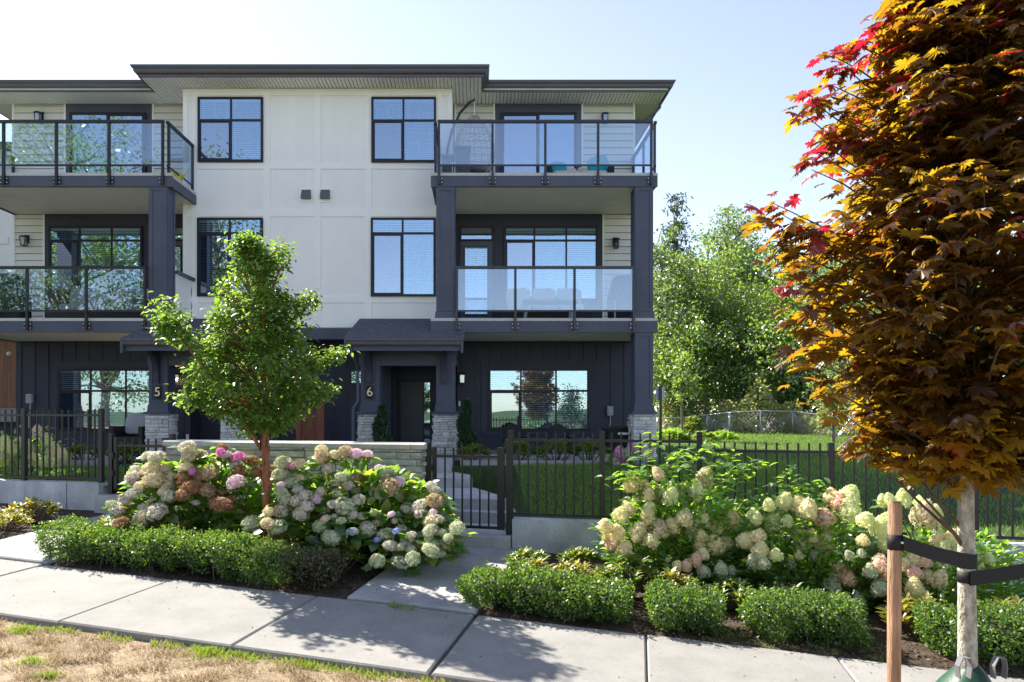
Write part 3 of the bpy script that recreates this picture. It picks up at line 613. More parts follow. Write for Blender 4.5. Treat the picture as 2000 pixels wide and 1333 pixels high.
def railing(m, xs_, z_deck, ztop, y=F-.045, ret=None, bolts=True, mtl='blue_black_metal', endcol=True):
    """Glass guard: rails (this mesh), posts with face brackets, one pane between posts; ret = (x, y_back) of a side return."""
    X = sorted(m1(m, v) for v in xs_); b = MB(); rb = ztop-1.0
    b.box(X[0]-.03, X[-1]+.03, y-.035, y+.025, ztop-.055, ztop)
    b.box(X[0], X[-1], y-.012, y+.012, z_deck+.13, z_deck+.165)
    if ret:
        for rx, yb in ret:
            rx = m1(m, rx); b.box(rx-.03, rx+.03, y+.026, yb, ztop-.056, ztop-.001); b.box(rx-.012, rx+.012, y+.012, yb, z_deck+.13, z_deck+.165)
    o = b.build('railing', mtl, house)
    for i, v in enumerate(X):
        block('post', mtl, o, v-.024, v+.024, y-.03, y+.02, z_deck-.25, ztop-.055)
        p = MB(); sides = [-1, 1]
        if endcol and i == 0: sides = [1]
        if endcol and i == len(X)-1: sides = [-1]
        for s in sides: p.box(min(v+s*.026, v+s*.08), max(v+s*.026, v+s*.08), y+.005, y+.024, z_deck-.235, z_deck-.10)
        p = p.build('bracket', mtl, o)
        q = MB()
        for s in sides:
            for zz in (z_deck-.21, z_deck-.125): q.tube([(v+s*.062, y+.005, zz), (v+s*.062, y-.008, zz)], .010, 6)
        if bolts and 1: q.build('bolt', 'bolt_zinc', o)
    for a, c in zip(X[:-1], X[1:]): block('pane', 'railing_glass', o, a+.03, c-.03, y-.005, y+.005, z_deck+.165, ztop-.06)
    if ret:
        for rx, yb in ret:
            rx = m1(m, rx); ym = (y+yb)/2
            for yy in ([y+.10, yb-.03] if yb-y < 1.5 else [y+.10, ym, yb-.05]): block('post', mtl, o, rx-.024, rx+.024, yy-.025, yy+.025, z_deck-.25, ztop-.056)
            block('pane', 'railing_glass', o, rx-.005, rx+.005, y+.13, yb-.06, z_deck+.165, ztop-.06)
    return o

def lantern(x, y, z, label, lit=False, s=1.0):
    t = thing('wall_lantern', label, 'wall lamp', (x, y, z), 'wall lanterns of the townhouse')
    b = MB(); b.box(-.055, .055, -.02, 0, -.06, .14); b.box(-.02, .02, -.10, -.015, .07, .11); pass
    bp = link('back_plate', b.mesh('back_plate', 'lantern_black'), t, (x, y, z))
    c = MB(); cy = -.12; w = .062
    c.hexa([(-w-.02, cy-w-.02, .06), (w+.02, cy-w-.02, .06), (w+.02, cy+w+.02, .06), (-w-.02, cy+w+.02, .06), (-w+.02, cy-w+.02, .10), (w-.02, cy-w+.02, .10), (w-.02, cy+w-.02, .10), (-w+.02, cy+w-.02, .10)])
    for sx in (-1, 1):
        for sy in (-1, 1):
            c.hexa([(sx*(w-.012)-.006, cy+sy*(w-.012)-.006, -.13), (sx*(w-.012)+.006, cy+sy*(w-.012)-.006, -.13), (sx*(w-.012)+.006, cy+sy*(w-.012)+.006, -.13), (sx*(w-.012)-.006, cy+sy*(w-.012)+.006, -.13),
                    (sx*w-.006, cy+sy*w-.006, .06), (sx*w+.006, cy+sy*w-.006, .06), (sx*w+.006, cy+sy*w+.006, .06), (sx*w-.006, cy+sy*w+.006, .06)])
    c.box(-w+.004, w-.004, cy-w+.004, cy+w-.004, -.145, -.13)
    cage = link('cage', c.mesh('cage', 'lantern_black'), t, (x, y, z))
    g = MB(); g.box(-w+.012, w-.012, cy-w+.010, cy-w+.012, -.125, .055); g.box(-w+.010, -w+.012, cy-w+.012, cy+w-.012, -.125, .055); g.box(w-.012, w-.010, cy-w+.012, cy+w-.012, -.125, .055)
    link('glass', g.mesh('glass', 'lamp_glass'), t, (x, y, z))
    u = MB().sup((0, cy, -.045), (.024, .024, .04), 1, 1, 10, 8); link('bulb', u.mesh('bulb', 'bulb_lit' if lit else 'bulb_off', True), t, (x, y, z))
    if lit:
        ld = bpy.data.lights.new('bulb_light', 'POINT'); ld.energy = 4; ld.color = (1, .66, .34); ld.shadow_soft_size = .03
        lo = bpy.data.objects.new('bulb_light', ld); col.objects.link(lo); lo.parent = t; lo.location = (0, cy-.09, -.05)
    return t

def shed_roof(m):
    """Porch roof: shingled slope, gutter, rake boards, beam and the two curved knee brackets."""
    x0, x1 = mx(m, -2.62, -.26); ya, yb = 13.62, WH-.02; za, zb = 3.22, 3.87
    sl = (zb-za)/(yb-ya)
    deck = MB().hexa([(x0, ya, za-.07), (x1, ya, za-.07), (x1, yb, zb-.07), (x0, yb, zb-.07), (x0, ya, za-.02), (x1, ya, za-.02), (x1, yb, zb-.02), (x0, yb, zb-.02)])
    bx0, bx1 = mx(m, -2.46, -.42); deck.box(bx0, bx1, F+.04, F+.36, 2.72, 3.05)
    deck.box(bx0, bx1, F+.36, B+.6, 3.00, 3.06)
    for e in (bx0+.02, bx1-.14): deck.box(e, e+.12, F+.36, B, 2.80, 3.0)
    o = deck.build('porch_roof', 'dark_paint', house)
    sh = MB(); rows = 17; L = math.hypot(yb-ya, zb-za)
    for r in range(rows):
        y_a = ya+(yb-ya)*(r/rows)-.03; y_b = ya+(yb-ya)*((r+1)/rows)
        w = x0-.03
        while w < x1+.03:
            ww = random.uniform(.10, .26); e = min(w+ww, x1+.03); l = random.uniform(-.012, .004); t = random.uniform(.010, .018)
            z1_ = za+(y_a+l-ya)*sl; z2_ = za+(y_b-ya)*sl
            sh.hexa([(w, y_a+l, z1_-.012), (e-.003, y_a+l, z1_-.012), (e-.003, y_b, z2_-.012), (w, y_b, z2_-.012), (w, y_a+l, z1_+t), (e-.003, y_a+l, z1_+t), (e-.003, y_b, z2_+.002), (w, y_b, z2_+.002)]); w = e
    sh.build('shingles', 'shingle', o, kind='stuff')
    MB().prism([(ya-.001, za-.02), (ya-.10, za-.02), (ya-.115, za-.045), (ya-.095, za-.085), (ya-.09, za-.115), (ya-.065, za-.15), (ya-.001, za-.15)], 'x', x0+.05, x1-.05).build('gutter', 'fascia_metal', o)
    block('fascia', 'dark_paint', o, x0+.06, x1-.06, ya-.0, ya+.04, za-.25, za-.075)
    for e in (x0, x1-.045): MB().hexa([(e, ya-.09, za-.30), (e+.045, ya-.09, za-.30), (e+.045, yb, zb-.27), (e, yb, zb-.27), (e, ya-.09, za-.03), (e+.045, ya-.09, za-.03), (e+.045, yb, zb-.03), (e, yb, zb-.03)]).build('rake_board', 'dark_paint', o)
    for c in (-2.225, -.655):
        c = m1(m, c); arc = []
        for i in range(9):
            t = i/8*math.pi/2; arc.append((F+.0-.55*(1-math.cos(t)), 2.47+.55*math.sin(t)))
        poly = [(F-.001, 2.35), (F-.10, 2.35), (F-.10, 2.47)]+[(y-.10, z) for y, z in arc[1:]]+[(F-.65, 3.06), (F-.001, 3.06)]
        MB().prism(poly, 'x', c-.05, c+.05).build('bracket', 'dark_wall', o)
    return o

def unit_front(m, number):
    up = m > 0
    # --- top floor: siding, sliding door, balcony
    siding(m, -.50, XW(965, B), DECK3, SOF); siding(m, XW(1137, B), XW(1238, B), DECK3, SOF)
    a, b_ = mx(m, XW(965, B), XW(1137, B)); ts = MB().box(a, b_, B-.03, B+.03, DECK3, SOF).build('door_surround', 'dark_paint', house)
    a, b_ = mx(m, XW(977, B), XW(1125, B)); zt = ZW(223, B)
    d = window(a, b_, DECK3+.02, zt, B-.031, [(a+b_)/2], None, house, blind=False, sash=(0 if up else 1,), frame_w=.06, backing='roller_shade' if up else 'room_dark')
    d.name = 'sliding_door'; WOFF[d.name] = Vector((0, 0, 0))
    hx = m1(m, XW(984, B)); MB().tube([(hx, B-.10, 7.60), (hx, B-.145, 7.65), (hx, B-.145, 7.85), (hx, B-.10, 7.90)], .012, 6).build('handle', 'white_plastic', d)
    # --- middle floor
    siding(m, XW(1178, B), XW(1236, B), DECK2, 6.48)
    a, b_ = mx(m, -.50, XW(1178, B)); MB().box(a, b_, B-.03, B+.03, DECK2, 6.48).build('wall_panel', 'dark_wall', house)
    def pair(p, q): return mx(m, XW(p, B), XW(q, B))
    vm = [m1(m, XW(v, B)) for v in (1043, 1105)]; vm.sort(); a, b_ = pair(984, 1166)
    window(a, b_, ZW(589, B), ZW(444, B), B-.031, vm, ZW(472, B), house, sash=(0,))
    a, b_ = pair(895, 966); dr = MB().box(a, b_, B-.07, B-.031, DECK2, ZW(444, B)).build('balcony_door', 'frame_vinyl', house)
    block('leaf_panel', 'dark_paint', dr, a+.06, b_-.06, B-.095, B-.0701, DECK2+.02, ZW(474, B))
    window(a+.06, b_-.06, ZW(471, B), ZW(446.5, B), B-.071, [], None, dr, frame_w=.02, depth=.03, mtl='dark_glass', blind=False)
    ga, gb = pair(907, 953); window(ga, gb, ZW(617, B), ZW(484, B), B-.096, [], None, dr, frame_w=.02, depth=.03 if not up else .05)
    hx = m1(m, XW(960, B)); MB().tube([(hx, B-.10, 4.72), (hx, B-.16, 4.72), (hx-.10*m, B-.16, 4.72)], .012, 6).build('handle', 'number_metal', dr)
    # --- decks, edge beams, ribbed ceilings
    for dz, zb, x_l in ((DECK3, 6.467, -.93), (DECK2, 3.415, -.93)):
        a, b_ = mx(m, x_l, 3.78)
        dk = MB().box(a, b_, F+.02, B-.04, dz-.07, dz-.005).build('deck', 'deck_membrane', house)
        a1, b1 = mx(m, x_l-.02, 3.80)
        block('deck_edge', 'deck_membrane', dk, a1, b1, F-.02, F+.0195, dz-.06, dz)
        bm = MB().box(a1, b1, F-.012, F+.05, zb, dz-.0605)
        sa, sb = mx(m, 3.72, 3.785); bm.box(sa, sb, F+.05, B, zb, dz-.08)
        if dz == DECK3:
            sa, sb = mx(m, -.935, -.87); bm.box(sa, sb, F+.05, WH, zb, dz-.08)
        bm.build('edge_beam', 'dark_paint', dk)
        global sf, sv; sf = MB(); sv = MB(); a2, b2 = mx(m, -.85 if dz == DECK2 else -.55, 3.72); ribs(a2, b2, F+.05, B-.01, zb+.02, .095, 'x'); sf.box(a2, b2, F+.05, B, zb+.056, zb+.07)
        if dz == DECK3:
            aa, bb = mx(m, -.87, -.55); ribs(aa, bb, F+.05, WH-.01, zb+.02, .095, 'x'); sf.box(aa, bb, F+.05, WH-.01, zb+.056, zb+.07)
        xj = m1(m, .12 if dz == DECK3 else 2.0); sf.box(xj-.012, xj+.012, F+.05, B-.01, zb+.018, zb+.0249)
        sf.build('soffit', 'soffit', dk); sv.build('vent_shade_strip', 'soffit_vent_shade', dk)
    # --- columns
    xl, xr = XW(852, F), XW(887.5, F); xR0, xR1 = XW(1241, F), XW(1276, F)
    column(m, xl, xr, DECK2, 6.467); column(m, xR0, xR1, DECK2, 6.467)
    column(m, xR0, xR1, FLOOR, 3.415, stone=.90)
    column(m, xl, xr, FLOOR, 2.95, stone=.90); column(m, -2.42, -2.03, FLOOR, 2.95, stone=.90)
    # --- railings
    Yr = F-.045; bm = 'blue_black_metal' if up else 'black_metal'
    railing(m, [XW(857.5, Yr), XW(962, Yr), XW(1065, Yr), XW(1168, Yr), XW(1272, Yr)], DECK3, ZW(235.5, Yr), Yr, ret=[(XW(850, Yr), WH-.02), (XW(1281, Yr), B-.03)], mtl=bm)
    railing(m, [XW(892, Yr), XW(1006.5, Yr), XW(1122, Yr), XW(1237.5, Yr)], DECK2, ZW(520.5, Yr), Yr, mtl=bm)
    shed_roof(m)
    # --- ground floor: board and batten wall, window, entry
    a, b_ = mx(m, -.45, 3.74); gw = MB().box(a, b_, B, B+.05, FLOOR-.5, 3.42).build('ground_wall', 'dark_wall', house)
    wa, wb = pair(954, 1150)
    bx = a+.12
    while bx < b_:
        if wa-.24 < bx < wb+.22: block('batten', 'dark_wall', gw, bx-.02, bx+.02, B-.02, B-.0005, ZW(706, B), 3.4)
        else: block('batten', 'dark_wall', gw, bx-.02, bx+.02, B-.02, B-.0005, FLOOR, 3.4)
        bx += .325
    ta, tb = pair(940, 1163); z0, z1 = ZW(850, B), ZW(707, B)
    for q in ((ta, wa, z0, z1), (wb, tb, z0, z1), (wa, wb, z0, ZW(842, B)), (wa, wb, ZW(720.5, B), z1)): block('trim', 'dark_wall', gw, q[0]+.001, q[1]-.001, B-.03, B-.0005, q[2], q[3])
    vm = sorted(m1(m, XW(v, B)) for v in (1017, 1085.5))
    window(wa, wb, ZW(841.5, B), ZW(721, B), B, vm, ZW(764, B), house, sash=(0,), depth=.06, stop=None)
    # entry recess with flush door and sidelight
    a, b_ = mx(m, -2.06, -.45); Yd = 17.0
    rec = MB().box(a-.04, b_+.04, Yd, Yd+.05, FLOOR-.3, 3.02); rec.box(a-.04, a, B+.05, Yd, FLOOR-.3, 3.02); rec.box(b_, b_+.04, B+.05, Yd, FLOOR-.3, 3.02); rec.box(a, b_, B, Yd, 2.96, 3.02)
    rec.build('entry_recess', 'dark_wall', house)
    dw = lambda px: m1(m, XW(px, Yd))
    a1, b1 = sorted((dw(778), dw(846))); dr = MB().box(a1, b1, Yd-.05, Yd-.001, FLOOR, 2.56).build('front_door', 'frame_vinyl', house)
    a2, b2 = sorted((dw(783), dw(826.5))); block('leaf_panel', 'door_paint', dr, a2, b2, Yd-.08, Yd-.0501, FLOOR+.02, 2.48)
    s0, s1 = sorted((dw(828), dw(841))); window(s0, s1, FLOOR+.06, ZW(747, Yd), Yd-.051, [], None, dr, frame_w=.012, depth=.03, blind=False)
    MB().tube([(dw(786.5), Yd-.08, 1.82), (dw(786.5), Yd-.14, 1.82), (dw(791), Yd-.14, 1.82)], .012, 6).build('handle', 'black_metal', dr)
    # number plate on the porch post
    nx = m1(m, -2.225) if up else m1(m, -.655)
    pl = MB().box(nx-.065, nx+.065, F-.024, F-.0, 2.02, 2.30).build('number_plate', 'plastic_black', house)
    fc = bpy.data.curves.new('number', 'FONT'); fc.body = number; fc.size = .27; fc.extrude = .006; fc.align_x = 'CENTER'; fc.align_y = 'CENTER'; fc.materials.append(MATS['number_metal'])
    fo = bpy.data.objects.new('number_curve', fc); nm = bpy.data.meshes.new_from_object(fo); bpy.data.objects.remove(fo)
    no = link('number', nm, pl, (nx, F-.032, 2.16)); no.rotation_euler = (math.pi/2, 0, 0)
unit_front(1, '6'); unit_front(-1, '5')

# ground floor wall between the two porches
gm0, gm1 = 2*MID+2.06, -2.06
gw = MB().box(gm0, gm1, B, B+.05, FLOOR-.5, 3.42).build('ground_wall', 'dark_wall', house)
bx = gm0+.2
while bx < gm1: block('batten', 'dark_wall', gw, bx-.02, bx+.02, B-.02, B-.0005, FLOOR, 3.4); bx += .325
for a, c in ((684, 710),):
    x0, x1, z0, z1 = XW(a, B), XW(c, B), ZW(752, B), ZW(721, B)
    for s in (0, 1):
        q0, q1 = (x0, x1) if s == 0 else (2*MID-x1, 2*MID-x0)
        window(q0, q1, z0, z1, B-.021, [], None, house, frame_w=.045, blind=False)
        for e in ((q0-.09, q1+.09, z0-.10, z0-.001), (q0-.09, q1+.09, z1+.001, z1+.10), (q0-.09, q0-.001, z0, z1), (q1+.001, q1+.09, z0, z1)): block('trim', 'dark_wall', gw, e[0], e[1], B-.045, B-.0205, e[2], e[3])
MB().box(-11.1, 3.76, F-.15, B+.7, -.2, FLOOR-.06).build('foundation_slab', 'step_concrete', house)
MB().box(-11.0, 3.7, F+.4, B+.7, FLOOR-.06, FLOOR-.02).build('porch_floor', 'step_concrete', house)
# porch downspout on number 6's post
MB().tube([(-2.50, 13.58, 3.06), (-2.50, 13.60, 2.96), (-2.47, 14.0, 2.75), (-2.46, 14.18, 2.60), (-2.46, 14.2, 1.98), (-2.55, 14.14, 1.82), (-2.55, 14.14, 0.8)], .032, 6).build('downspout', 'dark_paint', house)
# slanting white cheek beside number five's balcony
MB().hexa([(-6.86+.36, F+.40, 3.66), (-6.69, F+.40, 3.66), (-6.69, WH-.02, 3.66), (-6.86+.36, WH-.02, 3.66), (-6.5, F+.40, 4.72), (-6.46, F+.40, 4.72), (-6.46, WH-.02, 4.72), (-6.5, WH-.02, 4.72)]).build('cheek_wall', 'white_paint', house)
MB().box(-6.55, -6.41, F+.38, WH-.02, 4.72, 4.79).build('cheek_cap', 'dark_paint', house)
# soft furnishings of the facade: bell, socket, camera
MB().box(-.42, -.38, B-.03, B-.0, 1.88, 2.0).build('doorbell', 'white_plastic', house)
MB().box(2*MID+.36, 2*MID+.42, B-.03, B-.0, 1.05, 1.2).build('wall_socket', 'white_plastic', house)
MB().sup((XW(21, B), B-.06, ZW(692, B)), (.05, .06, .055), 1, 1, 12, 8).build('security_camera', 'white_plastic', house, True)
LG = [(1180, 233, B-.03, 'black lantern above the rail of the top balcony with teal cushions', False), (1201, 476, B-.03, 'black glass lantern beside the covered grill of number six', False),
      (81, 231, B-.03, 'black lantern high on pale siding over the top balcony of number five', False), (53, 471, B-.03, 'black glass lantern on pale siding beside the shiny covered grill', False),
      (903, 738, B-.02, 'black porch lantern on the dark wall near the front door of number six', False), (350, 738, B-.02, 'lit porch lantern glowing beside the entry of number five', True)]
for px, py, Y, lb, lit in LG: lantern(XW(px, Y), Y, ZW(py, Y), lb, lit)
# ------------------------------------------------------------------ front fences, walls, gates, steps
NF = 2.45                                                           # the fence line, metres behind the sidewalk
def s_at(px, n=NF):
    k = (px-VPX)/F_PX; return (k*(6+CS*n)-SN*n)/(CS+SN*k)
def obox(b, s0, s1, n0, n1, z0, z1):                                # box laid out in the street frame
    c = [SW(s0, n0), SW(s1, n0), SW(s1, n1), SW(s0, n1)]
    b.hexa([(x, y, z0) for x, y in c]+[(x, y, z1) for x, y in c]); return b
def opiece(name, mtl, parent, s0, s1, n0, n1, z0, z1):
    x, y = SW((s0+s1)/2, (n0+n1)/2); return piece(name, unit(mtl), parent, (x, y, (z0+z1)/2), (s1-s0, n1-n0, z1-z0), (0, 0, -TH))
def base_of(s): x, y = SW(s, NF); return (x, y, bed_z(s, NF))
walls = [(s_at(1003), s_at(1172), 0.462, 'bare concrete retaining wall with form marks beside the number six gate'),
         (s_at(1172)+.004, s_at(1391), 0.455, 'concrete retaining wall behind the tan flowered hydrangea'),
         (s_at(1391)+.004, s_at(1905), 0.395, 'concrete retaining wall behind the lime and pink hydrangeas'),
         (s_at(1905)+.004, s_at(2250), 0.390, 'pale concrete retaining wall behind the maple trunk'),
         (s_at(-340), s_at(203), 0.745, 'grey concrete retaining wall beside the number five path')]
for s0, s1, zt, lb in walls:
    b = MB(); zb = min(bed_z(s0, NF), bed_z(s1, NF))-.15
    obox(b, s0, s1, NF-.10, NF+.10, zb, zt)
    w = tag(b.build('retaining_wall', 'concrete_wall'), lb, 'wall')
    t = s0+.35
    while t < s1-.2:                                                 # form-board seams
        f = MB(); obox(f, t-.004, t+.004, NF-.104, NF-.1005, zb, zt-.005); f.build('form_seam', 'mortar' if random.random() < .35 else 'concrete_wall', w); t += random.uniform(.45, .75)
def fence(label, posts, zb, zrail, ztop, zpost, skip_last=False, closed=(True, True)):
    """Black picket fence: posts, two rails and single pickets; posts given along the street."""
    t = thing('picket_fence', label, 'fence', (*SW(posts[0], NF), zb), 'black picket fences along the front')
    for i, s in enumerate(posts):
        if (i == 0 and not closed[0]) or (i == len(posts)-1 and not closed[1]): continue
        p = opiece('post', 'fence_metal', t, s-.031, s+.031, NF-.031, NF+.031, zb-.005, zpost)
        opiece('post_cap', 'fence_metal', p, s-.035, s+.035, NF-.035, NF+.035, zpost, zpost+.012)
        opiece('base_plate', 'fence_metal', p, s-.065, s+.065, NF-.06, NF+.06, zb, zb+.012)
    for a, c in zip(posts[:-1], posts[1:]):
        for zr in (zrail, zb+.055): opiece('rail', 'fence_metal', t, a+.032, c-.032, NF-.016, NF+.016, zr-.016, zr+.016)
        n = max(2, int(round((c-a)/.113)))
        for k in range(1, n): s = a+(c-a)*k/n; opiece('picket', 'fence_metal', t, s-.0095, s+.0095, NF-.0095, NF+.0095, zb+.045, ztop)
    return t
fence('black picket fence panels beside the number six gate', [s_at(997), s_at(1176), s_at(1366)], .462, 1.425, 1.52, 1.54)
fence('black picket fence stepping lower behind the lime hydrangeas', [s_at(1366)+.05, s_at(1623), s_at(1903), s_at(2240)], .395, 1.325, 1.425, 1.43, closed=(False, True))
fence('black picket fence on the wall beside the number five path', [s_at(-320), s_at(-110), s_at(48), s_at(198)], .745, 1.715, 1.80, 1.815)
def gate(label, s0, s1, zb, ztop, pick=6):
    t = thing('gate', label, 'gate', (*SW(s0, NF), zb), 'black garden gates')
    opiece('post', 'fence_metal', t, s0-.085, s0-.022, NF-.03, NF+.03, zb-.06, ztop+.06)
    opiece('post', 'fence_metal', t, s1+.03, s1+.09, NF-.03, NF+.03, zb-.06, ztop+.06)
    opiece('stile', 'fence_metal', t, s0, s0+.05, NF-.022, NF+.022, zb+.06, ztop); opiece('stile', 'fence_metal', t, s1-.085, s1, NF-.03, NF+.03, zb+.055, ztop)
    for zr in (ztop-.115, zb+.075): opiece('rail', 'fence_metal', t, s0+.051, s1-.086, NF-.016, NF+.016, zr-.016, zr+.016)
    for k in range(1, pick+1): s = s0+.05+(s1-.085-s0-.05)*k/(pick+1); opiece('picket', 'fence_metal', t, s-.0095, s+.0095, NF-.0095, NF+.0095, zb+.065, ztop-.01)
    for zz in (zb+.25, ztop-.3): opiece('hinge', 'fence_metal', t, s0-.03, s0+.01, NF-.045, NF-.0305, zz, zz+.08)
    return t
gate('black picket gate before the concrete steps', s_at(845), s_at(985), .255, 1.325)
gate('black picket gate half hidden behind the pink hydrangea', s_at(224), s_at(330), .60, 1.40, 5)
# stone garden wall with a cap
ws0, ws1 = s_at(337), s_at(829)
gwall = thing('stone_garden_wall', 'low ledge stone garden wall with pale cap behind the hydrangeas', 'wall', (*SW(ws0, NF), .2))
b = MB(); obox(b, ws0+.02, ws1-.02, NF-.06, NF+.16, -.05, 1.30); wc = b.build('wall_core', 'mortar', gwall)
x0, y0 = SW(ws0, NF-.06)
stone_face(wc, (x0, y0), (CS, -SN), ws1-ws0, .10, 1.30, 'ledge_stone_grey', (.05, .10), (.18, .62), (-SN, -CS), .06)
xe, ye = SW(ws1-.03, NF-.06); stone_face(wc, (xe, ye), (SN, CS), .22, .10, 1.30, 'ledge_stone_grey', (.05, .10), (.2, .3), (CS, -SN), .05)
t = ws0-.05
while t < ws1+.04:
    e = min(t+random.uniform(.86, .94), ws1+.05)
    b = MB(); c4 = lambda n_, z_: [(*SW(t+.003, NF-.15+n_), z_), (*SW(e-.003, NF-.15+n_), z_), (*SW(e-.003, NF+.24-n_), z_), (*SW(t+.003, NF+.24-n_), z_)]
    b.hexa(c4(0, 1.30)+c4(.004, 1.355)); b.hexa(c4(.004, 1.3551)+c4(.03, 1.372)); b.build('cap_stone', 'cap_stone', gwall); t = e
# curved concrete steps from the gate to the porch
steps = thing('garden_steps', 'grey concrete steps climbing from the gate to the porch of number six', 'steps', (0, 8.4, .1))
def step(poly, z0, z1):
    MB().prism(poly, 'z', z0, z1).build('step', 'step_concrete', steps)
gx0, gy0 = SW(s_at(836), NF-.22); gx1, gy1 = SW(s_at(1003)-.005, NF-.22)
step([(gx0, gy0), (gx1, gy1), (gx1+.24, gy1+1.35), (gx0+.2, gy0+1.2)], -.05, .253)
step([(-.95, 9.52), (.62, 9.15), (.62, 9.7), (-.95, 9.9)], -.05, .402)
step([(-1.1, 9.78), (.42, 9.42), (.40, 9.75), (.16, 10.4), (-.06, 10.95), (-1.5, 11.3)], .0, .552)
step([(-1.5, 11.05), (-.06, 10.83), (-.08, 11.4), (-.36, 11.95), (-1.7, 12.2)], .0, .702)
step([(-1.85, 11.95), (-.44, 11.75), (-.44, 14.15), (-2.05, 14.15)], .0, .85)
lsteps = thing('garden_steps', 'plain concrete step behind the gate half hidden by the pink hydrangea', 'steps', (-4.6, 9.6, .1))
gx0, gy0 = SW(s_at(205), NF-.2); gx1, gy1 = SW(s_at(333), NF-.2)
MB().prism([(gx0, gy0), (gx1, gy1), (gx1+.2, gy1+1.3), (gx0+.2, gy0+1.3)], 'z', .05, .59).build('step', 'step_concrete', lsteps)
# concrete edging of the beds before the house
for xa, xb, lb in ((-.30, 2.9, 'thin concrete edging along the bed under the window with sky reflection'), (-10.6, -6.9, 'thin concrete edging along the bed behind the number five fence')):
    tag(MB().box(xa, xb, 12.9, 13.0, .45, .83).build('bed_edging', 'path_concrete'), lb, 'edging')

# ------------------------------------------------------------------ things on and before the house
def adirondack(x, y, label):
    t = thing('patio_chair', label, 'chair', (x, y, FLOOR), 'dark slatted patio chairs under the window')
    def pt(name, b, m='plastic_black'):
        b.v = [(vx*.85, vy*.8, vz*.64) for vx, vy, vz in b.v]; return link(name, b.mesh(name, m), t, (x, y, FLOOR))
    for sx in (-.28, .28):
        pt('leg', MB().box(sx-.03, sx+.03, -.40, -.32, 0, .55)); pt('leg', MB().hexa([(sx-.025, .35, 0), (sx+.025, .35, 0), (sx+.025, .45, 0), (sx-.025, .45, 0), (sx-.025, .12, .38), (sx+.025, .12, .38), (sx+.025, .22, .42), (sx-.025, .22, .42)]))
        pt('arm', MB().box(sx-.07, sx+.07, -.46, .22, .55, .58))
    for k in range(5): yy = -.36+k*.12; pt('seat_slat', MB().box(-.26, .26, yy-.05, yy+.05, .38-k*.015, .40-k*.015))
    for k in range(7):
        xx = -.27+k*.09; top = .98-.10*abs(k-3)**1.6/3
        pt('back_slat', MB().hexa([(xx-.04, .16, .33), (xx+.04, .16, .33), (xx+.04, .18, .33), (xx-.04, .18, .33), (xx-.042, .36, top), (xx+.042, .36, top), (xx+.042, .38, top), (xx-.042, .38, top)]))
    pt('seat_cushion', MB().sup((0, -.14, .43), (.25, .26, .045), .4, .4, 14, 6), 'cushion_white')
    return t
adirondack(XW(1005, 15.0), 15.0, 'dark slatted patio chair with white cushion nearer the porch of number six')
adirondack(XW(1093, 15.0), 15.0, 'dark slatted patio chair with white cushion nearer the storage bin')
bx_, by_ = XW(1210, 15.1), 15.1
t = thing('storage_bin', 'black storage bin with rim and pale label beside the corner stone column', 'bin', (bx_, by_, FLOOR))
link('bin_body', MB().hexa([(-.29, -.28, 0), (.29, -.28, 0), (.29, .28, 0), (-.29, .28, 0), (-.33, -.33, .52), (.33, -.33, .52), (.33, .33, .52), (-.33, .33, .52)]).mesh('bin_body', 'plastic_black'), t, (bx_, by_, FLOOR))
link('lid', MB().box(-.36, .36, -.36, .36, .525, .57).mesh('lid', 'plastic_black'), t, (bx_, by_, FLOOR))
link('label_plate', MB().box(-.10, .12, -.345, -.32, .40, .45).mesh('label_plate', 'white_plastic'), t, (bx_, by_, FLOOR))
for px, py, lb in ((1190.5, 803, 'grey utility box with conduit near the corner stone column'), (61, 779, 'grey utility box with conduit near the number five fence')):
    x, z = XW(px, B), ZW(py, B); t = thing('utility_box', lb, 'utility box', (x, B, z), 'grey utility boxes')
    link('case', MB().box(-.07, .07, -.10, -.022, -.11, .11).mesh('case', 'plastic_grey'), t, (x, B, z))
    link('cover', MB().box(-.05, .05, -.112, -.1005, -.06, .09).mesh('cover', 'plastic_grey'), t, (x, B, z))
    link('conduit', MB().tube([(.01, -.05, -.11), (.01, -.05, -.3), (-.02, -.05, -.4), (-.02, -.05, -.7)], .014, 6).mesh('conduit', 'plastic_grey'), t, (x, B, z))
# wicker lounge chair by number five
x, y = XW(262, 15.0), 15.0
t = thing('lounge_chair', 'black wicker lounge chair with grey cushion beside the number five column', 'chair', (x, y, FLOOR))
link('seat', MB().box(-.36, .36, -.36, .36, .06, .36).mesh('seat', 'wicker_dark'), t, (x, y, FLOOR)); link('backrest', MB().hexa([(-.36, .22, .36), (.36, .22, .36), (.36, .36, .36), (-.36, .36, .36), (-.34, .30, .80), (.34, .30, .80), (.34, .42, .80), (-.34, .42, .80)]).mesh('backrest', 'wicker_dark'), t, (x, y, FLOOR))
for sx in (-1, 1): link('arm', MB().box(min(sx*.36, sx*.27), max(sx*.36, sx*.27), -.37, .21, .361, .58).mesh('arm', 'wicker_dark'), t, (x, y, FLOOR))
for sx in (-.3, .3):
    for sy in (-.3, .3): link('leg', MB().box(sx-.03, sx+.03, sy-.03, sy+.03, 0, .06).mesh('leg', 'black_metal'), t, (x, y, FLOOR))
link('cushion', MB().sup((-.02, .17, .62), (.25, .07, .22), .4, .4, 14, 8, lambda p: Vector((p.x, p.y+p.z*.25, p.z))).mesh('cushion', 'cushion_grey', True), t, (x, y, FLOOR))
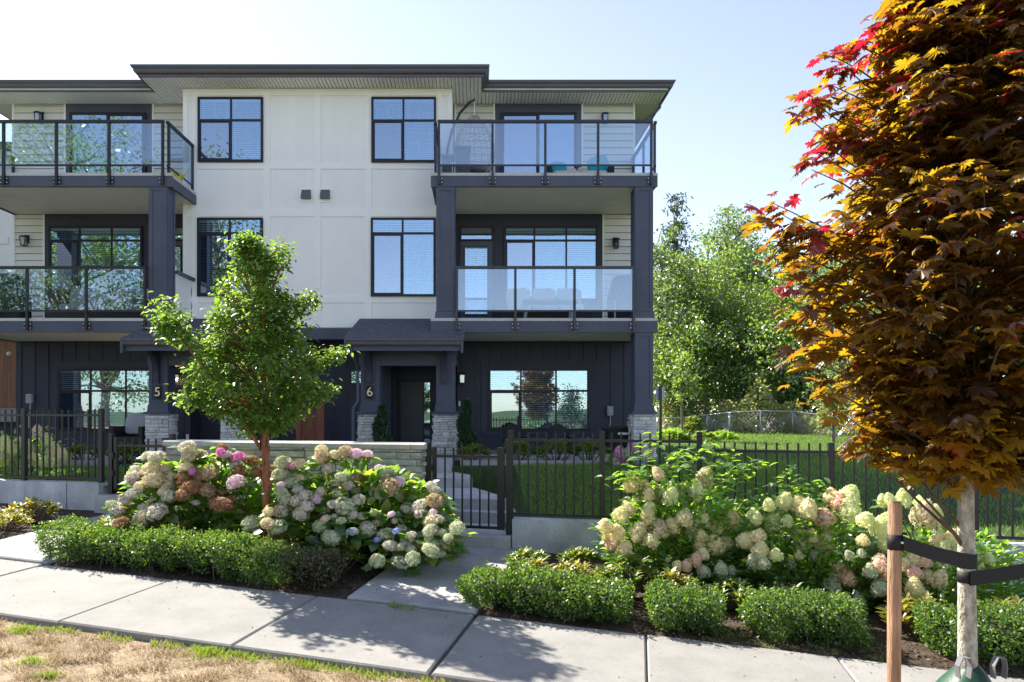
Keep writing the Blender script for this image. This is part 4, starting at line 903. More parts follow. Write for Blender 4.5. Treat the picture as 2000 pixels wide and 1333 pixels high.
# red-brown cedar side gate
Yc = 15.2; x0, x1 = XW(579, Yc), XW(634, Yc)
t = thing('cedar_screen', 'red brown cedar privacy screen with sloping top between the porches', 'fence', (x0, Yc, FLOOR))
for a, c, tp in ((x0, x0+.12, 2.30), (x1-.16, x1, 2.02)):
    p = MB().box(a, c, Yc-.06, Yc+.06, FLOOR-.05, tp).build('post', 'cedar_red', t); MB().hexa([(a-.03, Yc-.09, tp), (c+.03, Yc-.09, tp), (c+.03, Yc+.09, tp), (a-.03, Yc+.09, tp), (a+.02, Yc-.03, tp+.05), (c-.02, Yc-.03, tp+.05), (c-.02, Yc+.03, tp+.05), (a+.02, Yc+.03, tp+.05)]).build('post_cap', 'cedar_red', p)
n = 6
for k in range(n):
    a = x0+.121+(x1-.161-x0-.121)*k/n; c = x0+.121+(x1-.161-x0-.121)*(k+1)/n; tp = 1.66+.16*k/n
    block('board', 'cedar_red', t, a, c-.004, Yc-.02, Yc+.01, FLOOR, tp)
for dz in (0, .055): MB().hexa([(x0+.121, Yc-.04, 1.66+dz), (x1-.161, Yc-.04, 1.83+dz), (x1-.161, Yc+.03, 1.83+dz), (x0+.121, Yc+.03, 1.66+dz), (x0+.121, Yc-.04, 1.70+dz), (x1-.161, Yc-.04, 1.87+dz), (x1-.161, Yc+.03, 1.87+dz), (x0+.121, Yc+.03, 1.70+dz)]).build('rail', 'cedar_red', t)

def sofa(name, label, x0, x1, y0, y1, z, m_frame, m_cush, nb, pillows=(), hb=.62, hs=.30, bc=.22):
    t = thing(name, label, 'sofa', ((x0+x1)/2, y0, z))
    MB().box(x0, x1, y0, y1, z+.04, z+hs).build('base', m_frame, t)
    MB().box(x0, x1, y1-.12, y1, z+hs+.001, z+hb).build('backrest', m_frame, t)
    for a in ((x0, x0+.12), (x1-.12, x1)): MB().box(a[0], a[1], y0, y1-.121, z+hs+.001, z+hs+.24).build('arm', m_frame, t)
    w = (x1-x0-.26)/nb
    for k in range(nb):
        c = x0+.13+w*(k+.5)
        MB().sup((c, (y0+y1)/2-.08, z+hs+.075), (w/2-.005, (y1-y0)/2-.08, .075), .25, .25, 18, 8).build('seat_cushion', m_cush, t, True)
        MB().sup((c, y1-.22, z+hs+.14+bc), (w/2-.01, .10, bc), .35, .35, 18, 8, lambda p: Vector((p.x, p.y+.22*p.z, p.z+.015*math.sin(p.x*17)))).build('back_cushion', m_cush, t, True)
    for a in ((x0+.05, y0+.05), (x1-.05, y0+.05), (x0+.05, y1-.05), (x1-.05, y1-.05)): MB().box(a[0]-.02, a[0]+.02, a[1]-.02, a[1]+.02, z, z+.04).build('leg', 'black_metal', t)
    return t
def pillow(label, c, r, m, tilt=0.0, turn=0.0):
    o = link('pillow', MB().sup((0, 0, 0), r, .55, .45, 18, 10, lambda p: Vector((p.x, p.y*(1-.5*abs(p.x/r[0])*abs(p.z/r[2])), p.z))).mesh('pillow', m, True), None, c)
    o.rotation_euler = (0.25, tilt, turn); return tag(o, label, 'pillow')
# top balcony of number six: egg chair, crates, low sofa
Ye = 15.25; ex, ez = XW(924, Ye), DECK3
t = thing('hanging_chair', 'rattan egg chair hanging from an arched stand on the top balcony', 'hanging chair', (ex, Ye, ez))
arch = [(-.52, .2, .06), (-.60, .2, .5), (-.58, .2, .95), (-.48, .18, 1.35), (-.30, .12, 1.72), (-.08, .04, 1.93), (.04, 0, 1.97)]
link('stand', MB().tube(arch, .028, 8).mesh('stand', 'black_metal', True), t, (ex, Ye, ez))
link('base_ring', MB().tube([(.55*math.cos(a), .42*math.sin(a), .03) for a in [2*math.pi*i/20 for i in range(21)]], .022, 6).mesh('base_ring', 'black_metal', True), t, (ex, Ye, ez))
link('foot', MB().tube([(-.52, .2, .06), (0, 0, .05), (.5, -.2, .03)], .022, 6).mesh('foot', 'black_metal', True), t, (ex, Ye, ez))
link('chain', MB().tube([(.03, 0, 1.96), (.03, 0, 1.62)], .007, 5).mesh('chain', 'chain_steel'), t, (ex, Ye, ez))
def egg(u, v):                                                      # u round, v 0 top to 1 bottom
    r = .46*math.sin(math.pi*min(1, v*.82+.02))**.8; return (.03+r*math.cos(u)*1.0, r*math.sin(u)*.9, 1.62-1.42*v)
rim = MB(); rim.tube([egg(-math.pi/2-.95+.05*0, v/14) for v in range(15)], .022, 6); rim.tube([egg(-math.pi/2+.95, v/14) for v in range(15)], .022, 6); rim.tube([egg(u, .5) for u in [math.pi*-.5-.95+k*.19 for k in range(11)]][:0] or [egg(-math.pi/2-.95, .98), egg(-math.pi/2, .98), egg(-math.pi/2+.95, .98)], .02, 6)
link('rim', rim.mesh('rim', 'rattan', True), t, (ex, Ye, ez))
wv = MB(); u0, u1 = -math.pi/2+.95, 1.5*math.pi-.95
for k in range(13): u = u0+(u1-u0)*k/12; wv.tube([egg(u, v/12) for v in range(13)], .007, 4, False)
for v in range(2, 20):
    wv.tube([egg(u0+(u1-u0)*k/18, v/20+.02*math.sin(k*2.1+v)) for k in range(19)], .006, 4, False)
link('wicker_shell', wv.mesh('wicker_shell', 'rattan', True), t, (ex, Ye, ez))
link('seat_cushion', MB().sup((.03, 0, .36), (.33, .30, .09), .7, .8, 16, 8).mesh('seat_cushion', 'wicker_grey', True), t, (ex, Ye, ez))
for px0, px1, py0, lb in ((863, 883, 302, 'lower slatted grey crate behind the glass of the top balcony'), (889, 918, 285, 'taller slatted grey crate before the egg chair')):
    Yb = 14.75; a, c, zt = XW(px0, Yb), XW(px1, Yb), ZW(py0, Yb)
    t = thing('slatted_crate', lb, 'crate', ((a+c)/2, Yb, DECK3), 'slatted crates on the top balcony'); 
    MB().box(a+.02, c-.02, Yb+.02, Yb+.28, DECK3, zt-.04).build('liner', 'wicker_dark', t); block('lid', 'wicker_grey', t, a-.015, c+.015, Yb-.015, Yb+.315, zt-.04, zt)
    for xx in (a, c-.03): block('corner_post', 'wicker_grey', t, xx, xx+.03, Yb-.002, Yb+.03, DECK3, zt-.041)
    z = DECK3+.02
    while z < zt-.07: block('slat', 'wicker_grey', t, a+.031, c-.031, Yb+.004, Yb+.018, z, z+.022); z += .037
sofa('outdoor_sofa', 'low dark wicker sofa with beige cushions on the top balcony', XW(1068, 15.1), XW(1200, 15.1), 15.1, 15.85, DECK3, 'wicker_dark', 'cushion_beige', 2, hb=.44, hs=.20, bc=.12)
pillow('square teal pillow at the dark end of the top balcony sofa', (XW(1092, 15.05), 15.28, DECK3+.42), (.20, .09, .17), 'cushion_teal')
pillow('pointed teal pillow leaning up behind a balcony post', (XW(1172, 15.05), 15.28, DECK3+.50), (.24, .09, .22), 'cushion_teal', -.35)
# middle balcony of number six: sofa, table, covered grill
sofa('outdoor_sofa', 'cream cushioned sofa behind the middle balcony glass of number six', XW(978, 15.2), XW(1155, 15.2), 15.2, 15.95, DECK2, 'wicker_dark', 'cushion_white', 3)
t = thing('coffee_table', 'grey outdoor coffee table before the cream balcony sofa', 'table', (XW(1072, 14.75), 14.75, DECK2))
xa, xb = XW(1020, 14.75), XW(1128, 14.75); block('table_top', 'table_grey', t, xa, xb, 14.5, 14.98, DECK2+.38, DECK2+.43)
for xx in (xa+.08, xb-.13):
    for yy in (14.53, 14.9): MB().hexa([(xx-.06, yy, DECK2), (xx-.01, yy, DECK2), (xx-.01, yy+.05, DECK2), (xx-.06, yy+.05, DECK2), (xx, yy, DECK2+.38), (xx+.05, yy, DECK2+.38), (xx+.05, yy+.05, DECK2+.38), (xx, yy+.05, DECK2+.38)]).build('leg', 'table_grey', t)
def grill(x, y, w, h, label, z=DECK2):
    def bend(p):
        k = (p.z/h+1)/2; return Vector((p.x*(1-.22*k*k)+.015*math.sin(9*p.z+4*p.x), p.y*(1-.25*k*k)+.02*math.sin(11*p.x+6*p.z), p.z))
    t = thing('covered_grill', label, 'grill', (x, y, z), 'grills under fabric covers')
    MB().sup((x, y, z+h+.02), (w, .30, h), .35, .4, 24, 16, bend).build('cover', 'cover_black', t, True)
    MB().tube([(x-w*.9, y-.26, z+h*1.25), (x-w*1.12, y-.28, z+h*1.2), (x-w*1.1, y-.28, z+h*1.02)], .016, 6).build('strap', 'cover_black', t)
    return t
grill(XW(1219, 15.3), 15.3, .36, .53, 'dark fabric covered grill behind balcony glass beside a corner column')
tag(MB().tube([(XW(1201, 14.7), 14.7, DECK2), (XW(1201, 14.7), 14.7, DECK2+.44)], .011, 6).build('white_pole', 'white_plastic'), 'thin white pole standing before the covered grill of number six', 'pole')
# number five: grill, sofa, throw
grill(XW(10, 15.3), 15.3, .50, .55, 'shiny black covered grill at the end of the number five balcony')
sofa('outdoor_sofa', 'grey cushioned sofa behind the balcony glass of number five', XW(98, 15.2), XW(290, 15.2), 15.2, 15.95, DECK2, 'wicker_dark', 'cushion_grey', 2)
o = MB().sup((XW(232, 15.2), 15.38, DECK2+.50), (.34, .30, .22), .8, .7, 24, 14, lambda p: Vector((p.x+.03*math.sin(8*p.z+5*p.y), p.y+.03*math.sin(9*p.x), p.z+.04*math.sin(7*p.x+4*p.y)))).build('throw_blanket', 'throw_weave', None, True)
tag(o, 'dark patterned throw heaped on the grey balcony sofa', 'blanket')
x, y, z = XW(344, 14.9), 14.9, DECK3
t = thing('watering_can', 'yellow watering can in the corner of the number five top balcony', 'watering can', (x, y, z))
link('can_body', MB().tube([(0, 0, 0), (0, 0, .02), (0, 0, .22), (0, 0, .24)], [.09, .11, .10, .06], 14).mesh('can_body', 'can_yellow', True), t, (x, y, z))
link('spout', MB().tube([(.09, 0, .05), (.20, 0, .18), (.25, 0, .27)], [.025, .018, .014], 8).mesh('spout', 'can_yellow', True), t, (x, y, z))
link('handle', MB().tube([(-.09, 0, .06), (-.17, 0, .13), (-.13, 0, .24), (-.04, 0, .25)], .012, 6).mesh('handle', 'black_metal', True), t, (x, y, z))

# ------------------------------------------------------------------ neighbour, sign, chain link fence, stakes
nb = thing('neighbour_house', 'white and cedar clad neighbouring house beyond the far end', 'house', (-16, 19, .7))
MB().box(-24, -12.75, 19.0, 28, 4.3, 9.0).build('upper_wall', 'white_paint', nb)
lo_ = MB().box(-24, -12.9, 19.3, 28, .3, 4.0).build('lower_wall', 'dark_wall', nb)
xx = -16.5
while xx < -12.95: block('board', 'cedar_brown', lo_, xx, xx+.27, 19.22, 19.2995, 1.85, 3.98); xx += .275
MB().box(-24, -12.6, 18.6, 19.4, 4.0, 4.29).build('canopy_beam', 'dark_paint', nb)
MB().box(-24, -12.8, 19.05, 19.29, 1.45, 1.84).build('planter_ledge', 'path_concrete', nb)
block('trim', 'white_trim', nb, -12.98, -12.76, 18.97, 18.9995, 4.32, 8.98); block('trim', 'white_trim', nb, -16, -13, 18.97, 18.9995, 6.4, 6.6)
window(-15.6, -13.6, 5.0, 6.2, 18.99, [-14.6], None, nb)
MB().add([(-24.5, 18.3, 8.98), (-12.2, 18.3, 8.98), (-12.2, 28.5, 8.98), (-24.5, 28.5, 8.98), (-18, 23, 10.6)], [(0, 1, 4), (1, 2, 4), (2, 3, 4), (3, 0, 4), (0, 3, 2, 1)]).build('roof', 'shingle', nb)

xg, yg = XW(1290, 17.5), 17.5; zg = yard_z(xg, yg)
t = thing('street_sign', 'back of a small grey sign on a black post by the house corner', 'sign', (xg, yg, zg))
MB().box(xg-.03, xg+.03, yg-.03, yg+.03, zg-.1, ZW(756, yg)).build('post', 'black_metal', t)
MB().box(xg-.115, xg+.115, yg+.031, yg+.04, ZW(782, yg), ZW(756, yg)).build('sign_panel', 'sign_back', t)
# chain link fence: curved plan
CL = [(1284, 26.5), (1345, 27), (1381, 26.5), (1425, 25.2), (1485, 24.6), (1548, 24.6), (1632, 22.5), (1745, 22.0), (1850, 21.5), (1960, 21.0), (2080, 20.5)]
t = thing('chain_link_fence', 'galvanised chain link fence curving along the edge of the woods', 'fence', (XW(1425, 25), 25, .8))
top = []; pts = []
TY = {1284: 818, 1345: 815, 1381: 811, 1425: 806, 1485: 803, 1548: 804, 1632: 814, 1745: 817, 1850: 820, 1960: 822, 2080: 824}
for px, Y in CL:
    x = XW(px, Y); zt = ZW(TY[px], Y); zb = yard_z(x, Y)-.05; pts.append((x, Y, zb, zt))
    MB().tube([(x, Y, zb), (x, Y, zt+.02)], .034 if px in (1425, 1632) else .026, 8).build('post', 'galvanised', t, True)
MB().tube([(x, Y-.01, zt) for x, Y, zb, zt in pts], .021, 8).build('top_rail', 'galvanised', t, True)
wm = MB()
for (xa, ya, ba, ta), (xb, yb, bb, tb) in zip(pts[:-1], pts[1:]):
    L = math.hypot(xb-xa, yb-ya); n = max(2, int(L/.14)); H = min(ta-ba, tb-bb)
    for k in range(-8, n):
        for dr in (0, 1):
            p = []
            for tt in (0, 1):
                u = (k+tt*8)/n; w = tt if dr == 0 else 1-tt
                u = max(0, min(1, u)); 
                tp = ta+(tb-ta)*u; bt = ba+(bb-ba)*u
                p.append((xa+(xb-xa)*u, ya+(yb-ya)*u, bt+.05+(tp-bt-.05)*w))
            wm.tube(p, .0035, 3, False)
wm.build('wire_mesh', 'galvanised', t, kind='stuff')

# maple stake, straps, watering bag (maple itself below)
MXp = (2.66, 3.70); mz = verge_z(*WS(*MXp))
def stake(px, Y, ytop, label):
    x = XW(px, Y); s, n = WS(x, Y); zb = verge_z(s, n)-.05; zt = ZW(ytop, Y); r = .033
    o = MB().tube([(x-.012, Y, zb), (x-.006, Y, zb+.6), (x, Y, zt-.012), (x, Y, zt)], [r, r, r, r*.8], 14).build('tree_stake', 'stake_wood', None, True)
    return tag(o, label, 'stake', 'stakes of the maple'), x, zt
st1, sx1, sz1 = stake(1748, 3.62, 980, 'round wooden stake bracing the red leaved maple')
st2, sx2, sz2 = stake(2140, 3.72, 960, 'second wooden stake of the maple past the picture edge')
def strap(label, pa, pb, w=.075):
    pa, pb = Vector(pa), Vector(pb); b = MB(); n = 8; vs = []; d = (pb-pa).normalized()
    for i in range(n+1):
        q = pa.lerp(pb, i/n)+Vector((0, 0, -.012*math.sin(math.pi*i/n))); tw = .25*math.sin(math.pi*i/n)
        for sy in (-.004, .004):
            for sz in (-w/2, w/2): vs.append(q+Vector((0, sy+sz*tw*.3, sz)))
    fs = []
    for i in range(n):
        a, c = i*4, (i+1)*4; fs += [(a, a+1, c+1, c), (a+2, c+2, c+3, a+3), (a+1, a+3, c+3, c+1), (a, c, c+2, a+2)]
    o = b.add(vs, fs).build('strap', 'strap_black'); return tag(o, label, 'strap', 'black tree straps'), pa, pb
tx = MXp[0]
o, a_, b_ = strap('black webbing strap pulling down from the near stake to the maple trunk', (sx1+.02, 3.585, ZW(1060, 3.6)), (tx+.02, 3.655, ZW(1098, 3.66)))
MB().tube([(sx1, 3.62, ZW(1060, 3.6)-.04), (sx1, 3.62, ZW(1060, 3.6)+.04)], .0365, 16).build('stake_wrap', 'strap_black', o, True)
MB().tube([(tx, 3.70, ZW(1098, 3.66)-.038), (tx, 3.70, ZW(1098, 3.66)+.038)], .047, 16).build('trunk_wrap', 'strap_black', o, True)
MB().tube([(sx1+.012, 3.582, ZW(1059, 3.6)), (sx1+.012, 3.575, ZW(1059, 3.6))], .006, 8).build('nail_head', 'bolt_zinc', o)
o, a_, b_ = strap('black webbing strap rising from the maple trunk towards the picture edge', (tx-.02, 3.65, ZW(1130, 3.66)), (sx2, 3.68, ZW(1080, 3.7)))
MB().tube([(tx, 3.70, ZW(1130, 3.66)-.03), (tx, 3.70, ZW(1130, 3.66)+.03)], .046, 16).build('trunk_wrap', 'strap_black', o, True)
bagz = ZW(1292, 3.7)
t = thing('watering_bag', 'green watering bag with grey handles round the foot of the maple', 'watering bag', (tx, 3.7, mz))
H = (bagz-mz)/2
MB().sup((tx, 3.70, mz+H), (.17, .16, H), .6, .8, 28, 18, lambda p: Vector((p.x*(1.12-.55*max(0, p.z/H+.2)**2)+.012*math.sin(14*p.z+3), p.y*(1.12-.5*max(0, p.z/H+.2)**2), p.z+.012*math.sin(9*p.x)*(p.z > 0)))).build('bag', 'bag_green', t, True)
for hx in (-.085, .10):
    pts = [(tx+hx-.03, 3.60, bagz-.05), (tx+hx-.045, 3.585, bagz+.02), (tx+hx-.03, 3.58, bagz+.065), (tx+hx+.005, 3.58, bagz+.06), (tx+hx+.02, 3.59, bagz+.01), (tx+hx+.02, 3.60, bagz-.05)]
    b = MB(); vs = [(x, y+dy, z) for x, y, z in pts for dy in (-.018, .018)]; b.add(vs, [(2*i, 2*i+1, 2*i+3, 2*i+2) for i in range(len(pts)-1)])
    o = b.build('handle', 'bag_handle', t); md = o.modifiers.new('thick', 'SOLIDIFY'); md.thickness = .005
# ------------------------------------------------------------------ planting
def A(*a): return np.array(a, float)
def gauss(n, s): return RNG.normal(size=(n, 3))*np.array(s)
def curve_pts(a, b, lift, n=6, wig=.03):
    a, b = np.array(a, float), np.array(b, float); L = np.linalg.norm(b-a); out = []
    w1, w2 = RNG.normal(size=3)*wig*L, RNG.normal(size=3)*wig*L
    for i in range(n+1):
        t = i/n; p = a+(b-a)*t; p[2] += lift*L*math.sin(math.pi*t)*.5; p += w1*math.sin(math.pi*t)+w2*math.sin(2*math.pi*t); out.append(tuple(p))
    return out

# ---- hydrangea flower heads: a dome of florets over a dark core
def head_mesh(code, var, cone=False):
    r = np.random.default_rng(hash((code, var)) % 1000 if False else ord(code)*7+var*31)
    N = 210; d = norm(r.normal(size=(N*2, 3))); d = d[d[:, 2] > -.75][:N]; N = len(d)
    rad = .5*(.92+.10*r.random(N))
    sh = np.array([1, 1, .86]) if not cone else np.array([.86, .86, 1.12])
    P = d*rad[:, None]*sh
    if cone:
        k = 1-.38*np.clip(P[:, 2]+.1, 0, 1)/.6; P[:, 0] *= k; P[:, 1] *= k
    up = norm(d+r.normal(size=(N, 3))*.35); t1 = norm(np.cross(up, r.normal(size=(N, 3))))
    fl = ([(-.5, -.5, .12), (0, -.22, 0), (.5, -.5, .12), (.22, 0, 0), (.5, .5, .12), (0, .22, 0), (-.5, .5, .12), (-.22, 0, 0)], [(0, 1, 5, 7), (1, 2, 3, 5), (3, 4, 5), (5, 6, 7)])
    return leaves('flower_'+code, P, t1, up, .15+.05*r.random(N), fl, 'flower_'+code)
HEADS = {(c, v, k): head_mesh(c, v, k) for c in FLW for v in (0, 1) for k in (False, True)}
MB_CORE = MB().sup((0, 0, 0), (.38, .38, .34), 1, 1, 10, 6)
def hydrangea(label, heads, zoom, Yfn, leafm, base, nleaf, vol, cone=False, lsize=.12, extra=None):
    """Shrub with foliage (leaf mass), stems and single flower heads; heads are measured (x, y, size, colour) and get a depth of their own."""
    zx, zy, sc = zoom; bx, by = base; bz = bed_z(*WS(bx, by))
    t = thing('hydrangea', label, 'hydrangea', (bx, by, bz), 'hydrangeas in the front bed')
    P, D, U = [], [], []; stems = MB(); cores = {}
    for hx, hy, dia, code in heads:
        px, py = zx+hx/sc, zy+hy/sc; Y = Yfn(px, py)+random.uniform(-.10, .10)-(.14 if cone else .04)
        c = Vector(PW(px, py, Y)); d = dia/sc*Y/F_PX*(1.42 if cone else 1.28)
        o = piece('flower_head', HEADS[(code, random.randint(0, 1), cone)], t, c, (d*random.uniform(.85, 1.15), d*random.uniform(.85, 1.1), d*random.uniform(.72, 1.08)), (random.uniform(-.5, .3), random.uniform(-.45, .45), random.uniform(0, 6.28)))
        cores.setdefault(code, MB()).sup(c, (d*.36, d*.36, d*.34) if not cone else (d*.30, d*.30, d*.40), 1, 1, 10, 6)
        root = Vector((bx+random.uniform(-.3, .3)+(c.x-bx)*.35, by+random.uniform(-.1, .25), bz))
        stems.tube(curve_pts(root, c-Vector((0, 0, d*.3)), .15, 4, .04), [.008, .007, .006, .005, .004], 4, False)
        n = 9 if not cone else 8
        for k in range(n):
            a = random.uniform(0, 6.28); rr = d*random.uniform(.25, .6)
            P.append(c+Vector((rr*math.cos(a), abs(rr*math.sin(a))*.9+d*.22, -d*random.uniform(.05, .65)))); D.append((math.cos(a), math.sin(a)*.6+.1, random.uniform(-.45, .35))); U.append((0, -.15, 1))
    P, D, U = np.array([list(p) for p in P]), np.array(D), np.array(U)
    (x0, x1), (y0, y1), (z0, z1) = vol; n = nleaf
    q = RNG.random((n*3, 3))*A(x1-x0, y1-y0, z1-z0)+A(x0, y0, z0)
    e = ((q[:, 0]-(x0+x1)/2)/((x1-x0)/2))**2+((q[:, 1]-(y0+y1)/2)/((y1-y0)/2))**2+(np.clip(q[:, 2]-(z0+.35*(z1-z0)), 0, 9)/(.65*(z1-z0)))**2
    q = q[e < 1][:n]; dq = norm(q-A((x0+x1)/2, (y0+y1)/2+.1, z0-.1))+RNG.normal(size=q.shape)*.45; dq[:, 2] *= .5
    uq = np.tile(A(0, -.1, 1.0), (len(q), 1))+RNG.normal(size=q.shape)*.35
    P = np.concatenate([P, q]); D = np.concatenate([D, dq]); U = np.concatenate([U+RNG.normal(size=U.shape)*.3, uq])
    if extra is not None:
        for poly in extra:                                           # leafy shoots without bloom
            pts = [Vector(PW(*p)) for p in poly]; stems.tube(pts, .005, 4, False)
            for i in range(len(pts)-1):
                for k in range(26):
                    tt = random.random(); p = pts[i].lerp(pts[i+1], tt); a = random.uniform(0, 6.28); j = Vector((random.gauss(0, .045), random.gauss(0, .07), random.gauss(0, .04)))
                    P = np.vstack([P, np.array([p+j])]); D = np.vstack([D, [math.cos(a), math.sin(a)*.8, random.uniform(-.5, .25)]]); U = np.vstack([U, [random.gauss(0, .3), random.gauss(0, .3), 1]])
    L = lsize*(.7+.6*RNG.random(len(P)))
    link('foliage', leaves('foliage', P, D, U, L, BROAD if not cone else OVATE, leafm), t, (0, 0, 0), kind='stuff')
    stems.build('stems', 'twig', t, kind='stuff')
    for code, cb in cores.items(): cb.build('flower_core', 'flower_'+code, t, kind='stuff')
    return t
HA = [(540,280,120,'W'),(630,290,140,'W'),(945,175,120,'W'),(960,290,110,'C'),(1010,260,110,'C'),(1100,265,85,'P'),(1305,240,85,'P'),(1355,265,90,'L'),(1490,285,115,'P'),(1320,185,90,'B'),(1630,330,110,'B'),(420,430,110,'W'),(570,415,140,'C'),(710,415,120,'C'),(380,500,130,'W'),(590,530,170,'C'),(380,562,75,'P'),(940,410,120,'C'),(1010,445,75,'P'),(770,500,100,'C'),(750,570,120,'C'),(920,510,150,'B'),(1170,470,160,'M'),(1500,440,130,'B'),(440,600,90,'C'),(1460,555,130,'L'),(1000,610,180,'B'),(1160,640,160,'M'),(380,670,120,'W'),(700,655,90,'C'),(300,740,120,'W'),(760,710,120,'W'),(600,745,95,'C'),(900,690,150,'B'),(1320,650,90,'B'),(1310,790,190,'B'),(160,790,100,'G'),(215,850,110,'W'),(490,830,100,'W'),(630,870,150,'W'),(480,920,140,'C'),(450,1000,130,'G'),(1040,770,70,'W'),(1690,450,110,'B'),(1830,420,90,'B'),(1620,990,170,'G'),(250,985,120,'B'),(1400,740,110,'B'),(1080,500,90,'B')]
HB = [(120,225,140,'G'),(205,260,80,'P'),(270,235,100,'C'),(95,350,130,'G'),(200,430,140,'G'),(100,450,80,'L'),(300,375,90,'C'),(95,520,120,'G'),(270,510,100,'W'),(340,560,110,'W'),(140,595,120,'G'),(245,610,110,'W'),(120,700,150,'W'),(300,740,130,'W'),(350,670,110,'W'),(445,590,110,'L'),(500,520,90,'C'),(500,110,110,'C'),(500,180,120,'C'),(640,150,100,'C'),(750,125,120,'M'),(850,140,110,'L'),(960,140,85,'L'),(570,300,110,'W'),(590,420,80,'W'),(660,425,110,'G'),(690,540,120,'W'),(710,370,110,'G'),(770,460,100,'W'),(830,390,100,'M'),(850,510,90,'W'),(740,675,170,'G'),(620,650,90,'W'),(530,700,110,'W'),(630,790,100,'W'),(505,860,130,'G'),(540,790,70,'C'),(700,810,80,'G'),(820,760,90,'W'),(910,770,100,'W'),(870,600,110,'W'),(60,880,170,'G'),(-20,720,110,'C'),(-40,840,110,'C'),(600,980,150,'G'),(700,930,80,'K'),(810,920,90,'K'),(960,900,140,'W'),(1060,830,90,'G'),(1150,950,130,'G'),(1140,340,170,'G'),(1180,480,170,'M'),(1280,420,100,'L'),(1075,285,70,'L'),(1030,730,70,'G'),(1200,745,60,'L'),(1235,810,60,'W'),(1360,690,110,'W'),(1480,660,120,'W'),(1495,740,110,'W'),(1300,890,80,'G'),(1250,915,55,'U'),(1600,460,80,'W'),(1640,500,90,'W'),(1635,615,140,'M'),(1600,810,140,'C'),(1620,730,70,'L'),(1690,790,80,'W'),(1600,910,120,'G'),(1710,930,80,'G'),(1860,890,140,'G'),(1770,980,90,'G'),(1390,960,90,'W'),(1360,1010,110,'W'),(1200,1060,120,'W'),(1300,1070,90,'G'),(1400,1100,90,'G'),(1490,1040,95,'G'),(1590,1020,110,'G'),(1650,1040,80,'G'),(1750,1040,140,'M'),(1600,1110,140,'G'),(1700,1140,90,'G'),(1420,1190,130,'G'),(1290,1230,140,'G'),(1060,1215,130,'G'),(1060,1000,60,'U')]
HC = [(540,705,90,'C'),(905,735,120,'C'),(345,785,120,'T'),(440,810,80,'T'),(465,870,80,'T'),(545,870,100,'C'),(640,885,100,'Y'),(715,845,110,'T'),(840,850,110,'Y'),(375,910,60,'Y'),(260,1020,110,'T'),(310,980,90,'T'),(460,1040,110,'T'),(470,970,80,'Y'),(130,1110,100,'T'),(150,1185,80,'T'),(225,1170,100,'T'),(185,1250,95,'R'),(280,1290,110,'T'),(390,1150,120,'T'),(370,1200,70,'T'),(545,1140,130,'C'),(650,1115,110,'T'),(745,1055,110,'T'),(485,1225,90,'T'),(895,1065,90,'T'),(840,1110,80,'T'),(800,1150,90,'T'),(880,1195,90,'T'),(995,1130,90,'T'),(1120,1060,130,'T'),(980,1260,130,'T'),(1065,1250,100,'T'),(1220,1230,110,'T'),(865,1260,80,'T')]
HC2 = [(1470,265,80,'T'),(1490,330,90,'T'),(1435,375,85,'R'),(1290,415,60,'T'),(1360,425,85,'R'),(1495,470,85,'G'),(1635,450,100,'G'),(1715,460,60,'G'),(1215,380,40,'G')]
HC += [((1000+x/4-1150)*4, (1000+y/4-750)*4, d, c) for x, y, d, c in HC2]
HD = [(1410,950,90,'Y'),(1290,1020,80,'Y'),(1310,1050,80,'Y'),(1450,1100,110,'Y'),(1550,1080,80,'Y'),(1530,980,70,'Y'),(1660,1260,90,'Y'),(1340,1310,120,'T')]
HD = [(1150+x/4, 750+y/4, d/4, c) for x, y, d, c in HD]
HE = [(100,245,80,'Y'),(180,270,90,'T'),(235,300,110,'T'),(380,220,80,'T'),(430,250,90,'R'),(490,210,90,'Y'),(490,290,120,'Y'),(335,345,105,'R'),(195,430,90,'Y'),(260,465,70,'T'),(205,505,70,'Y'),(330,490,100,'T'),(50,570,65,'Y'),(135,610,50,'G'),(185,570,50,'T'),(280,575,55,'G'),(430,675,80,'R'),(487,712,75,'R'),(385,755,85,'G'),(550,835,60,'G'),(-60,460,80,'T'),(-30,620,70,'G'),(-90,610,70,'G')]
HD += [(1500+x/3.078, 900+y/3.078, d/3.078, c) for x, y, d, c in HE]
HF = [(590,360,85,'Y'),(690,400,110,'Y'),(690,245,60,'Y'),(735,235,60,'Y'),(815,230,75,'Y'),(915,248,60,'Y'),(930,320,110,'C'),(1010,310,60,'Y'),(1000,380,60,'T'),(1105,470,80,'T'),(1020,480,70,'T'),(570,480,60,'T'),(705,500,70,'Y'),(490,570,50,'G'),(560,560,50,'G'),(670,630,90,'R'),(615,665,70,'G'),(710,690,60,'R'),(675,770,90,'G'),(825,630,60,'T'),(875,600,70,'T'),(945,610,60,'R'),(1045,630,80,'Y'),(880,680,80,'R'),(960,700,80,'T'),(1020,715,80,'T'),(880,765,80,'T'),(920,800,70,'R'),(1240,580,60,'Y'),(1290,590,60,'Y'),(1330,595,50,'Y'),(1265,635,60,'Y'),(1060,530,70,'Y'),(1130,540,60,'Y')]
hydrangea('pink and browned mophead hydrangea beside the number five gate', HA, (190, 840, 5.405), lambda px, py: 8.2-(py-870)*.0040, 'leaf_hydrangea', (-3.3, 8.1), 1500, ((-4.2, -2.35), (7.85, 8.85), (.10, 1.15)), lsize=.14)
hydrangea('large white green mophead hydrangea spilling over the number six path', HB, (530, 860, 5.128), lambda px, py: 7.95-(py-880)*.0045-max(0, px-700)*.0006, 'leaf_hydrangea', (-1.35, 7.7), 2100, ((-2.35, -.25), (7.35, 8.4), (.0, 1.1)), lsize=.14)
